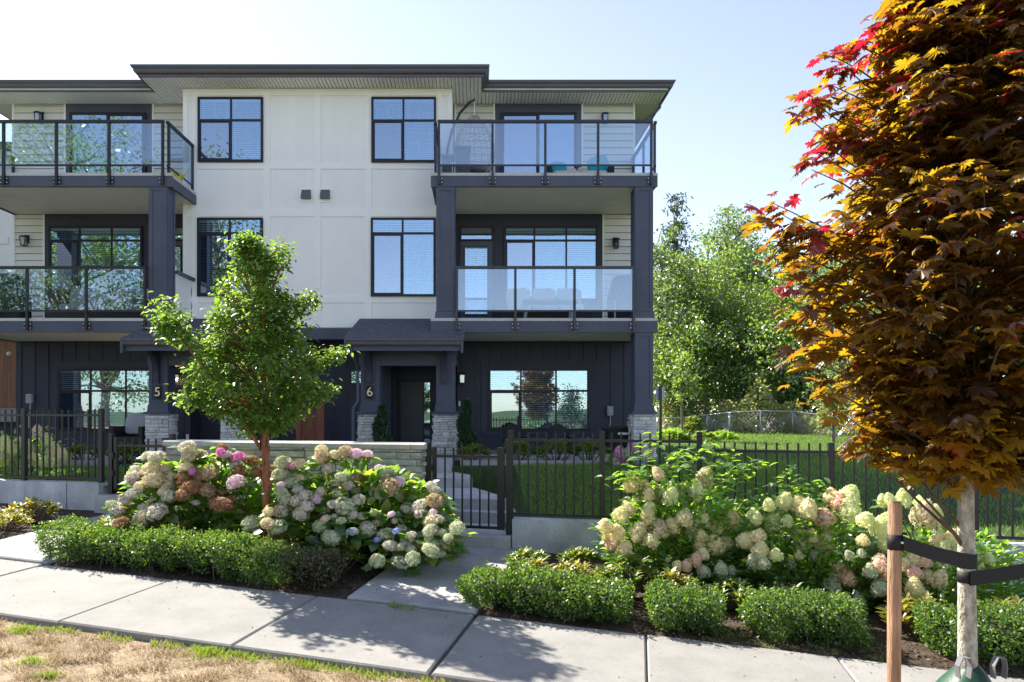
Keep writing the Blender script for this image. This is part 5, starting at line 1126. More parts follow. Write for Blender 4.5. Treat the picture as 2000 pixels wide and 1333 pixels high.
hydrangea('tall panicle hydrangea with tan cones before the fence', HC, (1150, 750, 4), lambda px, py: 7.45-(py-900)*.0028, 'leaf_panicle', (2.0, 7.1), 3600, ((1.4, 2.95), (6.8, 7.75), (-.05, 1.0)), True, .10,
          extra=[[(1255, 970, 7.3), (1262, 905, 7.35), (1272, 853, 7.4)], [(1330, 960, 7.3), (1352, 895, 7.35), (1398, 868, 7.4)], [(1290, 950, 7.25), (1310, 900, 7.3), (1322, 880, 7.3)], [(1380, 960, 7.3), (1440, 915, 7.3), (1494, 902, 7.25)], [(1270, 960, 7.2), (1225, 925, 7.2), (1188, 938, 7.15)], [(1360, 940, 7.2), (1405, 905, 7.2), (1430, 890, 7.2)], [(1240, 950, 7.2), (1245, 900, 7.25)], [(1300, 920, 7.1), (1345, 880, 7.1)], [(1400, 940, 7.2), (1460, 925, 7.2)]])
hydrangea('panicle hydrangea with lime and peach cones before the stepped fence', HD, (0, 0, 1), lambda px, py: 7.1-(py-950)*.0026, 'leaf_panicle', (3.4, 6.7), 3200, ((2.65, 4.1), (6.45, 7.35), (-.1, .8)), True, .09,
          extra=[[(1470, 1010, 7.0), (1500, 955, 7.05), (1555, 915, 7.1)], [(1510, 980, 7.0), (1560, 945, 7.0), (1605, 962, 7.0)], [(1440, 1000, 7.0), (1470, 960, 7.0)], [(1540, 970, 7.0), (1590, 945, 7.05)]])
hydrangea('panicle hydrangea with lime cones half behind the stake and maple trunk', HF, (1500, 900, 3.078), lambda px, py: 6.75-(py-970)*.0024, 'leaf_panicle', (4.3, 6.4), 3000, ((3.7, 5.4), (6.2, 7.0), (-.2, .62)), True, .09)
# small shrubs seen through the fences
def far_hydrangea(label, px, py, w, h, Y, code, n, base_z):
    heads = [(px+random.uniform(-w, w), py+random.uniform(-h, h*.6), random.uniform(26, 36)*9/Y, random.choice(code)) for _ in range(n)]
    x = XW(px, Y); t = thing('hydrangea', label, 'hydrangea', (x, Y, base_z), 'hydrangeas behind the fences')
    for hx, hy, d, c in heads: piece('flower_head', HEADS[(c, random.randint(0, 1), True)], t, PW(hx, hy, Y+random.uniform(-.3, .1)), (d*Y/F_PX,)*3, (0, 0, random.uniform(0, 6)))
    ww, hh = w*Y/F_PX, h*Y/F_PX; zc = ZW(py+h*.3, Y); N = 420
    q = gauss(N, (ww*.55, .22, hh*.6))+A(x, Y+.1, zc-.1)
    link('foliage', leaves('foliage', q, rdir(N), rdir(N, 1.5), .09+.05*RNG.random(N), OVATE, 'leaf_panicle'), t, (0, 0, 0), kind='stuff')
    MB().tube([(x, Y, base_z), (x, Y, zc)], .02, 6).build('stems', 'twig', t)
far_hydrangea('cream panicle hydrangea behind the number five picket fence', 62, 880, 62, 45, 10.9, 'YTC', 22, .70)
far_hydrangea('violet and white hydrangea at the foot of the corner column', 1225, 892, 45, 20, 12.6, 'WWKPG', 12, .70)

# ---- box hedges
def box_hedge(label, s0, s1, n0, n1, h, dens=8200, m='leaf_box', lump=.075, group='clipped box hedges along the sidewalk', sz=.026):
    sc, nc = (s0+s1)/2, (n0+n1)/2; x, y = SW(sc, nc); t = thing('box_hedge', label, 'hedge', (x, y, bed_z(sc, nc)), group)
    hs, hn = (s1-s0)/2, (n1-n0)/2; area = 2*(hs*2*h)+2*(hn*2*h)+hs*hn*4; N = int(dens*area)
    # overlapping soft mounds of uneven height, wider above than at the foot
    e = 3.2; Q, NN = [], []; nb = max(2, int(round((s1-s0)/.34))); per = int(N/nb*1.25)
    for b in range(nb):
        u0 = -hs+(b+.5)*2*hs/nb+random.uniform(-.05, .05); ra = hs/nb*random.uniform(1.25, 1.65); rb = hn*random.uniform(.86, 1.10); rc = h*.56*random.uniform(.80, 1.14); cb = random.uniform(-.05, .05); tilt = random.uniform(-.18, .18)
        d = norm(RNG.normal(size=(per, 3))*A(ra, rb, rc)); k = (np.abs(d[:, 0]/ra)**e+np.abs(d[:, 1]/rb)**e+np.abs(d[:, 2]/rc)**e)**(-1/e)
        q = d*k[:, None]; nrm = norm(np.sign(q)*np.abs(q/A(ra, rb, rc))**(e-1)/A(ra, rb, rc))
        q = q*(1-(RNG.random(per)**2.2*.15)[:, None]); taper = .90+.14*np.clip(q[:, 2]/rc, -1, 1)
        q = q*np.stack([taper, taper, np.ones(per)], 1)*(1+lump*(np.sin(q[:, 0]*19+b)*np.cos(q[:, 2]*15+q[:, 1]*11)+.5*np.sin(q[:, 0]*41+q[:, 2]*29)))[:, None]
        q[:, 2] += tilt*q[:, 0]+(rc-h*.56)*.9; Q.append(q+A(u0, cb, 0)+RNG.normal(size=q.shape)*.015); NN.append(nrm)
    q, nrm = np.concatenate(Q), np.concatenate(NN)
    inner = (np.abs(q[:, 0]) < hs*.70) & (np.abs(q[:, 1]) < hn*.50) & (q[:, 2] < h*.10)               # nothing sees the leaves inside the mounds
    keep = (q[:, 2] > -h*.50) & ~inner; q, nrm = q[keep], nrm[keep]; N = len(q)
    s_, n_ = sc+q[:, 0], nc+q[:, 1]; W = np.stack([CS*s_+SN*n_, 6-SN*s_+CS*n_, -.043*s_+.045*np.clip(n_, 0, 3)+h*.53+q[:, 2]], 1)
    nw = np.stack([CS*nrm[:, 0]+SN*nrm[:, 1], -SN*nrm[:, 0]+CS*nrm[:, 1], nrm[:, 2]], 1)
    D = norm(nw*.7+RNG.normal(size=nw.shape)*.75+A(0, 0, .25)); U = nw+RNG.normal(size=nw.shape)*.6
    ns = int(30*(s1-s0)*(1 if m == 'leaf_box' else .5)); X = [W]; Dd = [D]; Uu = [U]                 # stray new shoots on the top and face
    for k in range(ns):
        a = sc+hs*random.uniform(-.95, .95); b_ = nc+hn*random.uniform(-.9, .7); l_ = random.uniform(.04, .12); z_ = bed_z(a, b_)+h*random.uniform(.9, 1.02)
        ln = np.array([random.gauss(0, .35), random.gauss(0, .35), 1.0]); tt = np.linspace(0, 1, int(8+l_*110)); x_, y_ = SW(a, b_)
        X.append(np.array([x_, y_, z_])+tt[:, None]*ln*l_+RNG.normal(size=(len(tt), 3))*.004); Dd.append(rdir(len(tt), .7)); Uu.append(rdir(len(tt), 1))
    W, D, U = np.concatenate(X), np.concatenate(Dd), np.concatenate(Uu); N = len(W)
    link('foliage', leaves('foliage', W, D, U, sz*(.6+.8*RNG.random(N)), DIAMOND, m), t, (0, 0, 0), kind='stuff')
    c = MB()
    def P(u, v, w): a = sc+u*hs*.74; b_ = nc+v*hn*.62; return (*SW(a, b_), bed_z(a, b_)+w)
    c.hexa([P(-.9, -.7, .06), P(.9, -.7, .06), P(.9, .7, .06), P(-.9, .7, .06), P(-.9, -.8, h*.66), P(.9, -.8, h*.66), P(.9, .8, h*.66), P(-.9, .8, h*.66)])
    c.build('light_block_core', 'hedge_core', t)  # solid dark box added inside the hedge to block light
    sp = MB()
    for k in range(int(14*(s1-s0))):                                  # bare stems near the ground
        a, b_ = random.uniform(s0+.1, s1-.1), random.uniform(n0+.08, n1-.08); p = SW(a, b_); q_ = SW(a+random.uniform(-.06, .06), b_+random.uniform(-.05, .05))
        sp.tube([(*p, bed_z(a, b_)-.02), (*q_, bed_z(a, b_)+.18)], .006, 4, False)
    sp.build('stems', 'twig', t, kind='stuff'); return t
box_hedge('long clipped box hedge between the two front paths', -4.85, -1.98, .04, .62, .30, lump=.11)
box_hedge('dull half bare box shrub ending the long hedge', -1.98, -1.50, .08, .56, .27, 3400, 'leaf_box_dull', .14)
box_hedge('wide box hedge with a stray sprig beside the number six path', -.10, .72, .04, .60, .275, lump=.13)
box_hedge('box shrub grown into the wide hedge beside it', .70, 1.26, .05, .60, .27, lump=.14)
box_hedge('round box shrub next to the wide hedge by the sidewalk', 1.48, 2.02, .06, .64, .29, lump=.15)
box_hedge('box shrub standing behind bare soil and moss', 2.40, 3.12, .10, .68, .30, lump=.15)
box_hedge('box hedge behind the maple trunk and stake', 3.70, 5.6, .14, .78, .33, lump=.14)
# stray sprig
# ---- rhododendron clumps
def rhodo(label, px, py, Y, w, h, m='leaf_rhodo', n=26, L=.085, zb=None, tm=NARROW, group='low evergreen shrubs in the front bed'):
    x = XW(px, Y); zt = ZW(py, Y); s, nn = WS(x, Y); zb = bed_z(s, nn) if zb is None else zb
    t = thing('evergreen_shrub', label, 'shrub', (x, Y, zb), group); P, D, U = [], [], []; st = MB()
    for k in range(n):
        a, r = random.uniform(0, 6.28), math.sqrt(random.random()); c = Vector((x+w*r*math.cos(a), Y+w*.8*r*math.sin(a), zb+(zt-zb)*(1-.55*r*r)*random.uniform(.72, 1.0)+.0))
        ax = Vector((math.cos(a)*r*.7, math.sin(a)*r*.7, 1)).normalized(); st.tube([(x+(c.x-x)*.2, Y+(c.y-Y)*.2, zb-.01), tuple(c)], [.007, .004], 4, False)
        for j in range(11):
            b_ = j*2.4+random.uniform(-.3, .3); el = random.uniform(.05, .9); d = Vector((math.cos(b_), math.sin(b_), el))
            P.append(list(c+Vector((0, 0, -.012*j*.4)))); D.append(list(d+ax*.25)); U.append([-math.cos(b_)*el, -math.sin(b_)*el, 1])
    link('foliage', leaves('foliage', np.array(P), np.array(D), np.array(U), L*(.7+.6*RNG.random(len(P))), tm, m), t, (0, 0, 0), kind='stuff'); st.build('stems', 'twig', t, kind='stuff'); return t
for a in (('green evergreen clump against the bare concrete wall', 1028, 1074, 7.6, .22, .3, 'leaf_rhodo', 32), ('yellow tipped evergreen behind the stray hedge sprig', 1042, 1096, 6.95, .24, .3, 'leaf_rhodo_yellow', 38),
          ('small evergreen clump before the middle of the bare concrete wall', 1135, 1068, 7.5, .22, .3, 'leaf_rhodo', 32), ('yellow tipped evergreen behind the wide box hedge', 1125, 1098, 6.85, .25, .3, 'leaf_rhodo_yellow', 40),
          ('pale leaved evergreen mound below the first tan flower cones', 1228, 1083, 6.62, .29, .3, 'leaf_rhodo', 52), ('yellowish evergreen behind the round box shrub', 1312, 1118, 6.5, .26, .3, 'leaf_rhodo_yellow', 38),
          ('dark evergreen between the tan hydrangea and the round box shrub', 1432, 1128, 6.38, .25, .3, 'leaf_rhodo', 40), ('dark evergreen behind the box shrub near bare soil', 1540, 1146, 6.2, .24, .3, 'leaf_rhodo', 38), ('glossy evergreen under the pink and white cones', 1625, 1158, 6.05, .26, .3, 'leaf_rhodo', 40),
          ('yellow evergreen mound left of the maple trunk', 1790, 1164, 5.9, .26, .3, 'leaf_rhodo_yellow', 40), ('yellow evergreen mound at the picture edge past the maple', 1972, 1170, 5.7, .26, .3, 'leaf_rhodo_yellow', 34),
          ('bright upright evergreen under the browned hydrangea', 335, 998, 7.62, .24, .3, 'leaf_rhodo_yellow', 26), ('dark evergreen under the browned hydrangea beside the red bark trunk', 440, 1014, 7.5, .25, .3, 'leaf_rhodo', 28),
          ('bright sprig evergreen below the red bark trunk', 548, 1030, 7.28, .2, .3, 'leaf_rhodo_yellow', 20), ('dark shaded evergreen behind the dull box shrub', 665, 1052, 7.1, .28, .3, 'leaf_rhodo', 30), ('yellowed evergreen at the end of the long hedge', 228, 998, 7.8, .22, .3, 'leaf_rhodo_yellow', 24),
          ('orange tipped evergreen before the number five wall', 62, 975, 8.9, .34, .3, 'leaf_rhodo_yellow', 34), ('browner evergreen at the picture edge before the number five wall', 5, 1000, 8.4, .3, .3, 'leaf_rhodo_yellow', 30)):
    rhodo(*a)
for px, Y, w, lb in ((925, 13.3, .3, 'dark shrub in the shaded bed beside the porch steps'), (1010, 13.5, .4, 'dark leafy shrub before the first patio chair'), (1085, 13.5, .42, 'dark leafy shrub before the second patio chair'), (1150, 13.4, .36, 'dark leafy shrub before the storage bin'),
                     (165, 13.5, .4, 'dark leafy shrub under the number five window'), (245, 13.4, .34, 'dark leafy shrub before the wicker lounge chair')):
    rhodo(lb, px, 862 if px > 950 else 868, Y, w, .5, 'leaf_rhodo', 34, .14, .74, NARROW, 'shrubs in the beds before the house')
# narrow cypresses
def cypress(label, px, pyt, pyb, Y, r):
    x = XW(px, Y); z1, z0 = ZW(pyt, Y), ZW(pyb, Y); t = thing('cypress', label, 'tree', (x, Y, z0), 'narrow cypresses by the door'); N = 1500
    h = RNG.random(N)**.8; a = RNG.random(N)*6.28; rr = r*(1-h**1.6)*(.5+.5*RNG.random(N))+.01
    q = np.stack([x+rr*np.cos(a)+.03*np.sin(h*9), Y+rr*np.sin(a), z0+.08+h*(z1-z0-.1)], 1); d = np.stack([np.cos(a)*.45, np.sin(a)*.45, np.ones(N)], 1)+RNG.normal(size=(N, 3))*.2
    link('crown', leaves('crown', q, d, rdir(N), .09+.05*RNG.random(N), NARROW, 'leaf_conifer'), t, (0, 0, 0), kind='stuff'); MB().tube([(x, Y, z0), (x, Y, z1-.3)], [.03, .008], 6).build('trunk', 'twig', t)
cypress('thin dark cypress leaning on the stone of a porch column', 745, 797, 888, 14.0, .16); cypress('thin dark cypress beside the porch lantern', 910, 787, 890, 13.9, .17)

# ---- trees
def tree_parts(t, trunk, crown_mesh, bark):
    trunk.build('trunk', bark, t, True); link('crown', crown_mesh, t, (0, 0, 0), kind='stuff')
# paperbark maple before the house
Yt = 7.6; tbx, tby = XW(522, Yt), Yt; tz = bed_z(*WS(tbx, tby))
t = thing('paperbark_maple', 'small green tree with peeling red brown bark among the hydrangeas', 'tree', (tbx, tby, tz))
prof = [(462, 468, 486), (490, 460, 538), (520, 452, 556), (540, 440, 562), (580, 416, 590), (620, 404, 606), (660, 384, 614), (700, 372, 636), (740, 352, 640), (780, 375, 628), (808, 425, 600), (835, 468, 556)]
py_, pl_, pr_ = (np.array([p[i] for p in prof], float) for i in range(3))
tips = []
while len(tips) < 500:
    y = random.uniform(462, 836); a, b_ = np.interp(y, py_, pl_), np.interp(y, py_, pr_); c, hw = (a+b_)/2, (b_-a)/2
    if y < 570 and random.random() < .45: continue
    u, v = random.uniform(-1, 1), random.uniform(-1, 1)
    if u*u+v*v > 1 or (u*u+v*v < .12 and random.random() < .6): continue
    tips.append(PW(c+u*(hw-8), y, Yt+v*hw*Yt/F_PX*.95))
for poly, n, r in (([(440, 700), (390, 665), (330, 640), (308, 612)], 44, 22), ([(350, 615), (326, 590), (322, 585)], 8, 8), ([(620, 705), (648, 692), (664, 690)], 10, 9), ([(460, 760), (400, 770), (352, 772)], 18, 14), ([(470, 500), (466, 470), (474, 462)], 8, 6), ([(545, 520), (547, 490), (552, 482)], 8, 7), ([(590, 590), (604, 575), (612, 600)], 8, 8), ([(610, 760), (638, 762), (650, 755)], 8, 8)):
    for k in range(n):
        i = random.randrange(len(poly)-1); tt = random.random(); tips.append(PW(poly[i][0]+(poly[i+1][0]-poly[i][0])*tt+random.gauss(0, r*.5), poly[i][1]+(poly[i+1][1]-poly[i][1])*tt+random.gauss(0, r*.5), Yt+random.gauss(0, .12)))
tk = MB(); axis = [Vector(PW(px, py, Yt)) for px, py in ((522, 1075), (521, 985), (519, 900), (515, 830), (516, 760), (512, 690), (508, 600), (500, 530), (478, 470))]
rads = [.055, .047, .043, .040, .034, .026, .017, .010, .003]
tk.tube(axis, rads, 12)
for px0, py0, px1, py1, dy in ((511, 880, 395, 735, -.3), (508, 840, 430, 760, .35), (514, 800, 610, 700, -.25), (512, 760, 420, 640, .3), (510, 720, 590, 610, .25), (507, 680, 430, 560, -.2), (516, 850, 590, 780, .3), (508, 640, 560, 510, -.15), (505, 600, 450, 520, .1), (430, 760, 335, 640, -.1)):
    a = PW(px0, py0, Yt); b_ = PW(px1, py1, Yt+dy); tk.tube(curve_pts(a, b_, .12, 6, .02), [.022, .02, .018, .015, .012, .008, .005], 7)
peel = MB()
for k in range(90):                                                  # curls of loose bark
    tt = random.random()*3.0; i = int(tt); c = axis[1+min(i, 2)].lerp(axis[2+min(i, 2)], tt-i if i < 3 else 1); a = random.uniform(0, 6.28); r = .043; h = random.uniform(.03, .11); w = random.uniform(.3, .6); f = random.uniform(.006, .024)
    p = [(c.x+r*math.cos(a), c.y+r*math.sin(a)), (c.x+(r+f)*math.cos(a+w), c.y+(r+f)*math.sin(a+w))]
    peel.add([(*p[0], c.z), (*p[1], c.z+random.uniform(-.01, .01)), (*p[1], c.z+h), (*p[0], c.z+h)], [(0, 1, 2, 3)])
P, D, U = [], [], []
for tp in tips:
    tp = Vector(tp); j = min(range(3, 8), key=lambda i: abs(axis[i].z-(tp.z-.25))); (abs(tp.x-axis[j].x) < .55) and tk.tube(curve_pts(axis[j].lerp(tp, .45), tp, .08, 3, .03), [.006, .005, .004, .002], 4, False)
    for k in range(24):
        a = random.uniform(0, 6.28); c = tp+Vector((random.gauss(0, .06), random.gauss(0, .06), random.gauss(-.01, .045)))
        P.append(list(c)); D.append([math.cos(a), math.sin(a), random.uniform(-.9, .15)]); U.append([random.gauss(0, .35), random.gauss(0, .35), 1])
tree_parts(t, tk, leaves('crown', np.array(P), np.array(D), np.array(U), .072*(.6+.7*RNG.random(len(P))), OVATE, 'leaf_green_tree'), 'paper_bark')
peel.build('peeling_bark', 'paper_bark', t, kind='stuff')

# red and amber Norway maple close to the camera
t = thing('maple_tree', 'red and amber leaved maple staked beside the sidewalk', 'tree', (*MXp, mz))
Ym = MXp[1]; mzs = lambda y: ZW(y, Ym)
mprof = [(-260, .03), (-180, .12), (-100, .20), (0, .32), (60, .44), (140, .60), (220, .74), (300, .76), (380, .84), (450, .90), (540, .92), (620, .86), (720, .74), (800, .64), (880, .52), (925, .32)]
my = np.array([p[0] for p in mprof], float); mr = np.array([p[1] for p in mprof], float)
tk = MB(); tw = [(0, 0, 1450), (.004, 0, 1290), (0, 0, 1150), (-.006, 0, 1000), (0, .0, 900), (.0, .02, 700), (-.03, .03, 450), (-.02, .02, 200), (0, 0, 0), (0, 0, -220)]
ax = [Vector((MXp[0]+a, MXp[1]+b_, mzs(y))) for a, b_, y in tw]; ax[0].z = mz-.05
tk.tube(ax, [.060, .046, .042, .039, .037, .032, .026, .018, .010, .003], 16)
lb_ = MB()
P, D, U, R = [], [], [], []
def spray(tp, n, spread, red=.06):
    out = Vector((tp.x-MXp[0], tp.y-MXp[1], 0)); out = out.normalized() if out.length > 1e-3 else Vector((1, 0, 0))
    for k in range(n):
        c = tp+Vector((random.gauss(0, spread), random.gauss(0, spread), random.gauss(0, spread*.55))); a = random.gauss(0, .9); d = Vector((out.x*math.cos(a)-out.y*math.sin(a), out.x*math.sin(a)+out.y*math.cos(a), random.uniform(-.8, .2)))
        P.append(list(c)); D.append(list(d)); U.append([random.gauss(0, .42)+out.x*.25, random.gauss(0, .42)+out.y*.25, 1]); R.append(random.random() < red)
mt = []
while len(mt) < 1120:
    y = random.uniform(-255, 925); r = .83*np.interp(y, my, mr)*(1+.10*math.sin(y*.031)+.06*math.sin(y*.011+1)); a = random.uniform(0, 6.28); q = math.sqrt(random.random())
    if q < .35 and random.random() < .5: continue
    mt.append(Vector((MXp[0]+r*q*math.cos(a), MXp[1]+r*q*math.sin(a), mzs(y))))
for tp in mt:
    lo_z = tp.z-.35-random.uniform(0, .25); j = min(range(3, 9), key=lambda i: abs(ax[i].z-lo_z)); st = ax[j]; st = Vector((MXp[0], MXp[1], max(lo_z, mzs(905))))
    if random.random() < .22: lb_.tube(curve_pts(st, tp, .06, 4, .03), [.010, .008, .006, .004, .002], 5, False)
    spray(tp, 10, .07, .012+.05*(tp.z > 3.2))
for px, py, dy, n, rd in ((1505, 395, -.05, 5, 1), (1520, 415, .0, 8, .1), (1560, 445, .0, 12, .5), (1590, 455, -.1, 12, .7), (1555, 555, -.1, 8, .6), (1600, 560, .0, 10, .1), (1540, 480, .0, 10, .0), (1650, 130, .0, 8, .8), (1620, 165, .05, 9, .3), (1600, 200, .0, 9, .2), (1595, 300, -.1, 8, .8), (1640, 280, .0, 9, .5), (1690, 95, .0, 8, .5), (1720, 160, .0, 9, .1),
                          (1810, 20, .0, 10, .8), (1830, 60, .1, 10, .6), (1860, 110, .0, 9, .4), (1770, 130, .0, 9, .3), (1975, 450, -.6, 9, .7), (1985, 640, -.6, 8, .6), (1600, 690, .0, 9, .0), (1590, 640, .0, 9, .0), (1640, 770, .0, 9, .0), (1700, 860, .0, 9, .0), (1730, 900, .0, 8, .0), (1700, 330, -.2, 10, .4), (1900, 10, -.2, 10, .6), (1560, 520, .1, 8, 0), (1620, 600, -.1, 10, 0), (1582, 195, 0, 6, .6), (1575, 228, .1, 5, .2), (1602, 270, -.1, 6, .4), (1585, 332, 0, 6, .3), (1625, 108, 0, 6, .8), (1655, 84, .1, 6, .5), (1702, 60, 0, 6, .6), (1530, 440, 0, 7, .2), (1515, 472, .1, 6, 0), (1527, 505, -.1, 6, 0), (1538, 590, 0, 6, 0), (1562, 632, .1, 6, 0), (1576, 705, 0, 7, 0), (1606, 748, -.1, 6, 0), (1636, 802, 0, 6, 0), (1682, 880, .1, 6, 0), (1748, 36, 0, 7, .7), (1780, 6, 0, 6, .6)):
    tp = Vector(PW(px, py, Ym+dy)); spray(tp, n, .05, rd)
    st = Vector((MXp[0], MXp[1], tp.z-.5)); lb_.tube(curve_pts(st, tp, .05, 5, .02), [.012, .010, .008, .006, .004, .002], 5, False)
P, D, U, R = np.array(P), norm(np.array(D)), np.array(U), np.array(R); L = .088*(.6+.7*RNG.random(len(P)))
sxp = VPX+P[:, 0]/P[:, 1]*F_PX; syp = VPY-(P[:, 2]-CAM_Z)/P[:, 1]*F_PX; inview = (sxp < 1985) & (syp > 10) & (sxp > 1450)
score = np.where(inview, P[:, 1]+(sxp-1450)*.0012, 99); order = np.argsort(score); near = order[:300]; rest = order[300:]
tree_parts(t, tk, leaves('crown', P[rest][~R[rest]], D[rest][~R[rest]], U[rest][~R[rest]], L[rest][~R[rest]], MAPLE, 'leaf_maple'), 'maple_bark')
link('crown', leaves('crown', P[rest][R[rest]], D[rest][R[rest]], U[rest][R[rest]], L[rest][R[rest]], MAPLE, 'leaf_maple_red'), t, (0, 0, 0), kind='stuff')
lb_.build('branches', 'twig', t)
LM = {}
for red in (False, True):
    for v in range(3):
        tv = np.array(MAPLE[0]); tv[:, 2] *= (.4, 1.0, 1.8)[v]; tv[:, 2] += (.0, .05, -.05)[v]*np.sin(tv[:, 0]*5); me = bpy.data.meshes.new('leaf'); me.from_pydata([tuple(p) for p in tv], [], MAPLE[1]); me.update(); me.materials.append(MATS['leaf_maple_red' if red else 'leaf_maple']); LM[(red, v)] = me
for i in near:
    y = Vector(D[i]); x = y.cross(Vector(U[i])).normalized(); z = x.cross(y)
    o = link('leaf', LM[(bool(R[i]), random.randint(0, 2))], t, P[i]); o.rotation_euler = Matrix((x, y, z)).transposed().to_euler(); o.scale = (L[i],)*3

# ---- the woods to the side
def wood_tree(name, label, x, y, z0, h, rx, m, n, clumps, leaf=.15, bark='grey_bark', cone=False, low=.25, tmpl=DIAMOND, group='trees at the edge of the woods', lean=0.0, cs=.30, tr=None):
    t = thing(name, label, 'tree', (x, y, z0), group); tr = tr or h*.013+.03
    tk = MB(); top = (x+lean, y, z0+h*.97); tk.tube(curve_pts((x, y, z0-.2), top, 0, 7, .012), [tr*(1-.92*i/7) for i in range(8)], 8)
    k = max(1, int(n/clumps)); C = []
    while len(C) < clumps:
        u = RNG.normal(size=3); u /= np.linalg.norm(u); f = RNG.random()**.45
        hh = low+(1-low)*(.5+.5*u[2]*f)
        if cone: w = rx*(1.02-(hh-low)/(1-low))*RNG.random()**.5; a = RNG.random()*6.28; C.append((x+w*math.cos(a), y+w*math.sin(a), z0+h*hh))
        else: C.append((x+lean*hh+rx*u[0]*f*(.8+.4*RNG.random()), y+rx*u[1]*f, z0+h*hh))
    for c in C[::2]:
        zt = max(z0+h*.15, c[2]-.18*h*random.uniform(.4, 1)); tk.tube(curve_pts((x+lean*(zt-z0)/h, y, zt), c, .05, 4, .03), [tr*.3, tr*.24, tr*.18, tr*.12, tr*.05], 5, False)
    C = np.array(C); q = np.repeat(C, k, 0); sc_ = cs*(.6+.8*RNG.random(len(C)))
    q = q+RNG.normal(size=q.shape)*np.repeat(sc_, k)[:, None]*A(1, 1, .6 if not cone else .25)
    D = rdir(len(q), -.35); U = rdir(len(q), 1.0)
    tree_parts(t, tk, leaves('crown', q, D, U, leaf*(.6+.8*RNG.random(len(q))), tmpl, m), bark); return t
def wt(px, Y, ytop, **k):
    x = XW(px, Y); z0 = .75; return dict(x=x, y=Y, z0=z0, h=ZW(ytop, Y)-z0, **k)
W_ = [('conifer', 'dark pointed conifer rising above the woods beside the house', wt(1322, 40, 372, rx=2.3, m='leaf_conifer', n=7000, clumps=180, leaf=.26, cone=True, low=.15, cs=.28, tmpl=NARROW)),
      ('alder_tree', 'tall alder right behind the corner of the house', wt(1295, 31, 425, rx=1.5, m='leaf_wood_b', n=7000, clumps=110, low=.2)),
      ('alder_tree', 'tall thin crowned alder with a bent bare branch', wt(1408, 35, 392, rx=1.9, m='leaf_wood_b', n=8000, clumps=120, low=.35, lean=.4)),
      ('alder_tree', 'feathery alder with pale top between conifer and maple', wt(1442, 37, 412, rx=1.5, m='leaf_wood_b', n=6000, clumps=95, low=.35)),
      ('broadleaf_tree', 'dense mid green broadleaf tree in the middle of the woods', wt(1385, 30.5, 470, rx=2.0, m='leaf_wood_a', n=11000, clumps=150, low=.12)),
      ('broadleaf_tree', 'low dark broadleaf tree against the house corner', wt(1300, 29, 560, rx=1.5, m='leaf_wood_b', n=6000, clumps=90, low=.06)),
      ('broadleaf_tree', 'bright green rounded tree behind the sign post', wt(1330, 28.0, 612, rx=1.5, m='leaf_wood_a', n=9000, clumps=110, low=.05, leaf=.12)),
      ('broadleaf_tree', 'broad sunlit green tree overhanging the chain link fence', wt(1455, 29.0, 560, rx=2.1, m='leaf_wood_a', n=12000, clumps=150, low=.05, leaf=.13)),
      ('broadleaf_tree', 'leafy tree behind the amber maple leaves', wt(1560, 29.0, 520, rx=2.0, m='leaf_wood_a', n=10000, clumps=130, low=.05)),
      ('dead_snag', 'thin bare trunk standing in the woods', wt(1470, 33, 480, rx=.5, m='leaf_wood_b', n=300, clumps=14, low=.6, tr=.11)),
      ('dead_snag', 'second thin trunk between the alders and the maple', wt(1535, 34, 495, rx=.6, m='leaf_wood_b', n=500, clumps=18, low=.5, tr=.10)),
      ('alder_tree', 'hazy alder behind the amber maple', wt(1600, 38, 445, rx=2.0, m='leaf_wood_b', n=6000, clumps=100, low=.25)),
      ('broadleaf_tree', 'shaded tree behind the maple crown', wt(1690, 28, 500, rx=2.3, m='leaf_wood_b', n=8000, clumps=110, low=.05)),
      ('birch_tree', 'very tall birch showing above the maple', wt(1865, 27, -160, rx=2.6, m='leaf_wood_a', n=12000, clumps=170, low=.35, leaf=.13)),
      ('broadleaf_tree', 'shaded tree behind the maple trunk', wt(1830, 27, 560, rx=2.4, m='leaf_wood_b', n=7000, clumps=100, low=.05)), ('broadleaf_tree', 'tree at the picture edge behind the maple', wt(1980, 26, 480, rx=2.6, m='leaf_wood_b', n=7000, clumps=100, low=.05))]
W_ += [('alder_tree', 'slim alder between the bare trunks and the maple', wt(1502, 33, 452, rx=1.5, m='leaf_wood_b', n=6500, clumps=95, low=.15)), ('broadleaf_tree', 'round tree just showing behind the maple sprigs', wt(1540, 31, 478, rx=1.8, m='leaf_wood_a', n=8000, clumps=110, low=.1)),
       ('alder_tree', 'tall alder seen through the thin side of the maple', wt(1625, 33, 436, rx=2.0, m='leaf_wood_b', n=8000, clumps=110, low=.1)), ('alder_tree', 'tall alder wholly behind the maple crown', wt(1745, 34, 430, rx=2.4, m='leaf_wood_b', n=7000, clumps=100, low=.1)), ('broadleaf_tree', 'low bushy tree right above the curved wire fence', wt(1505, 27, 590, rx=1.7, m='leaf_wood_a', n=8000, clumps=110, low=.03, leaf=.13)), ('broadleaf_tree', 'low bushy tree beside the maple above the wire fence', wt(1612, 26.5, 600, rx=1.8, m='leaf_wood_b', n=8000, clumps=110, low=.03, leaf=.13)),
       ('broadleaf_tree', 'dark tree filling the gap behind the conifer', wt(1350, 34, 470, rx=2.0, m='leaf_wood_b', n=8000, clumps=110, low=.1))]
for nm, lb, k in W_: wood_tree(nm, lb, **k)
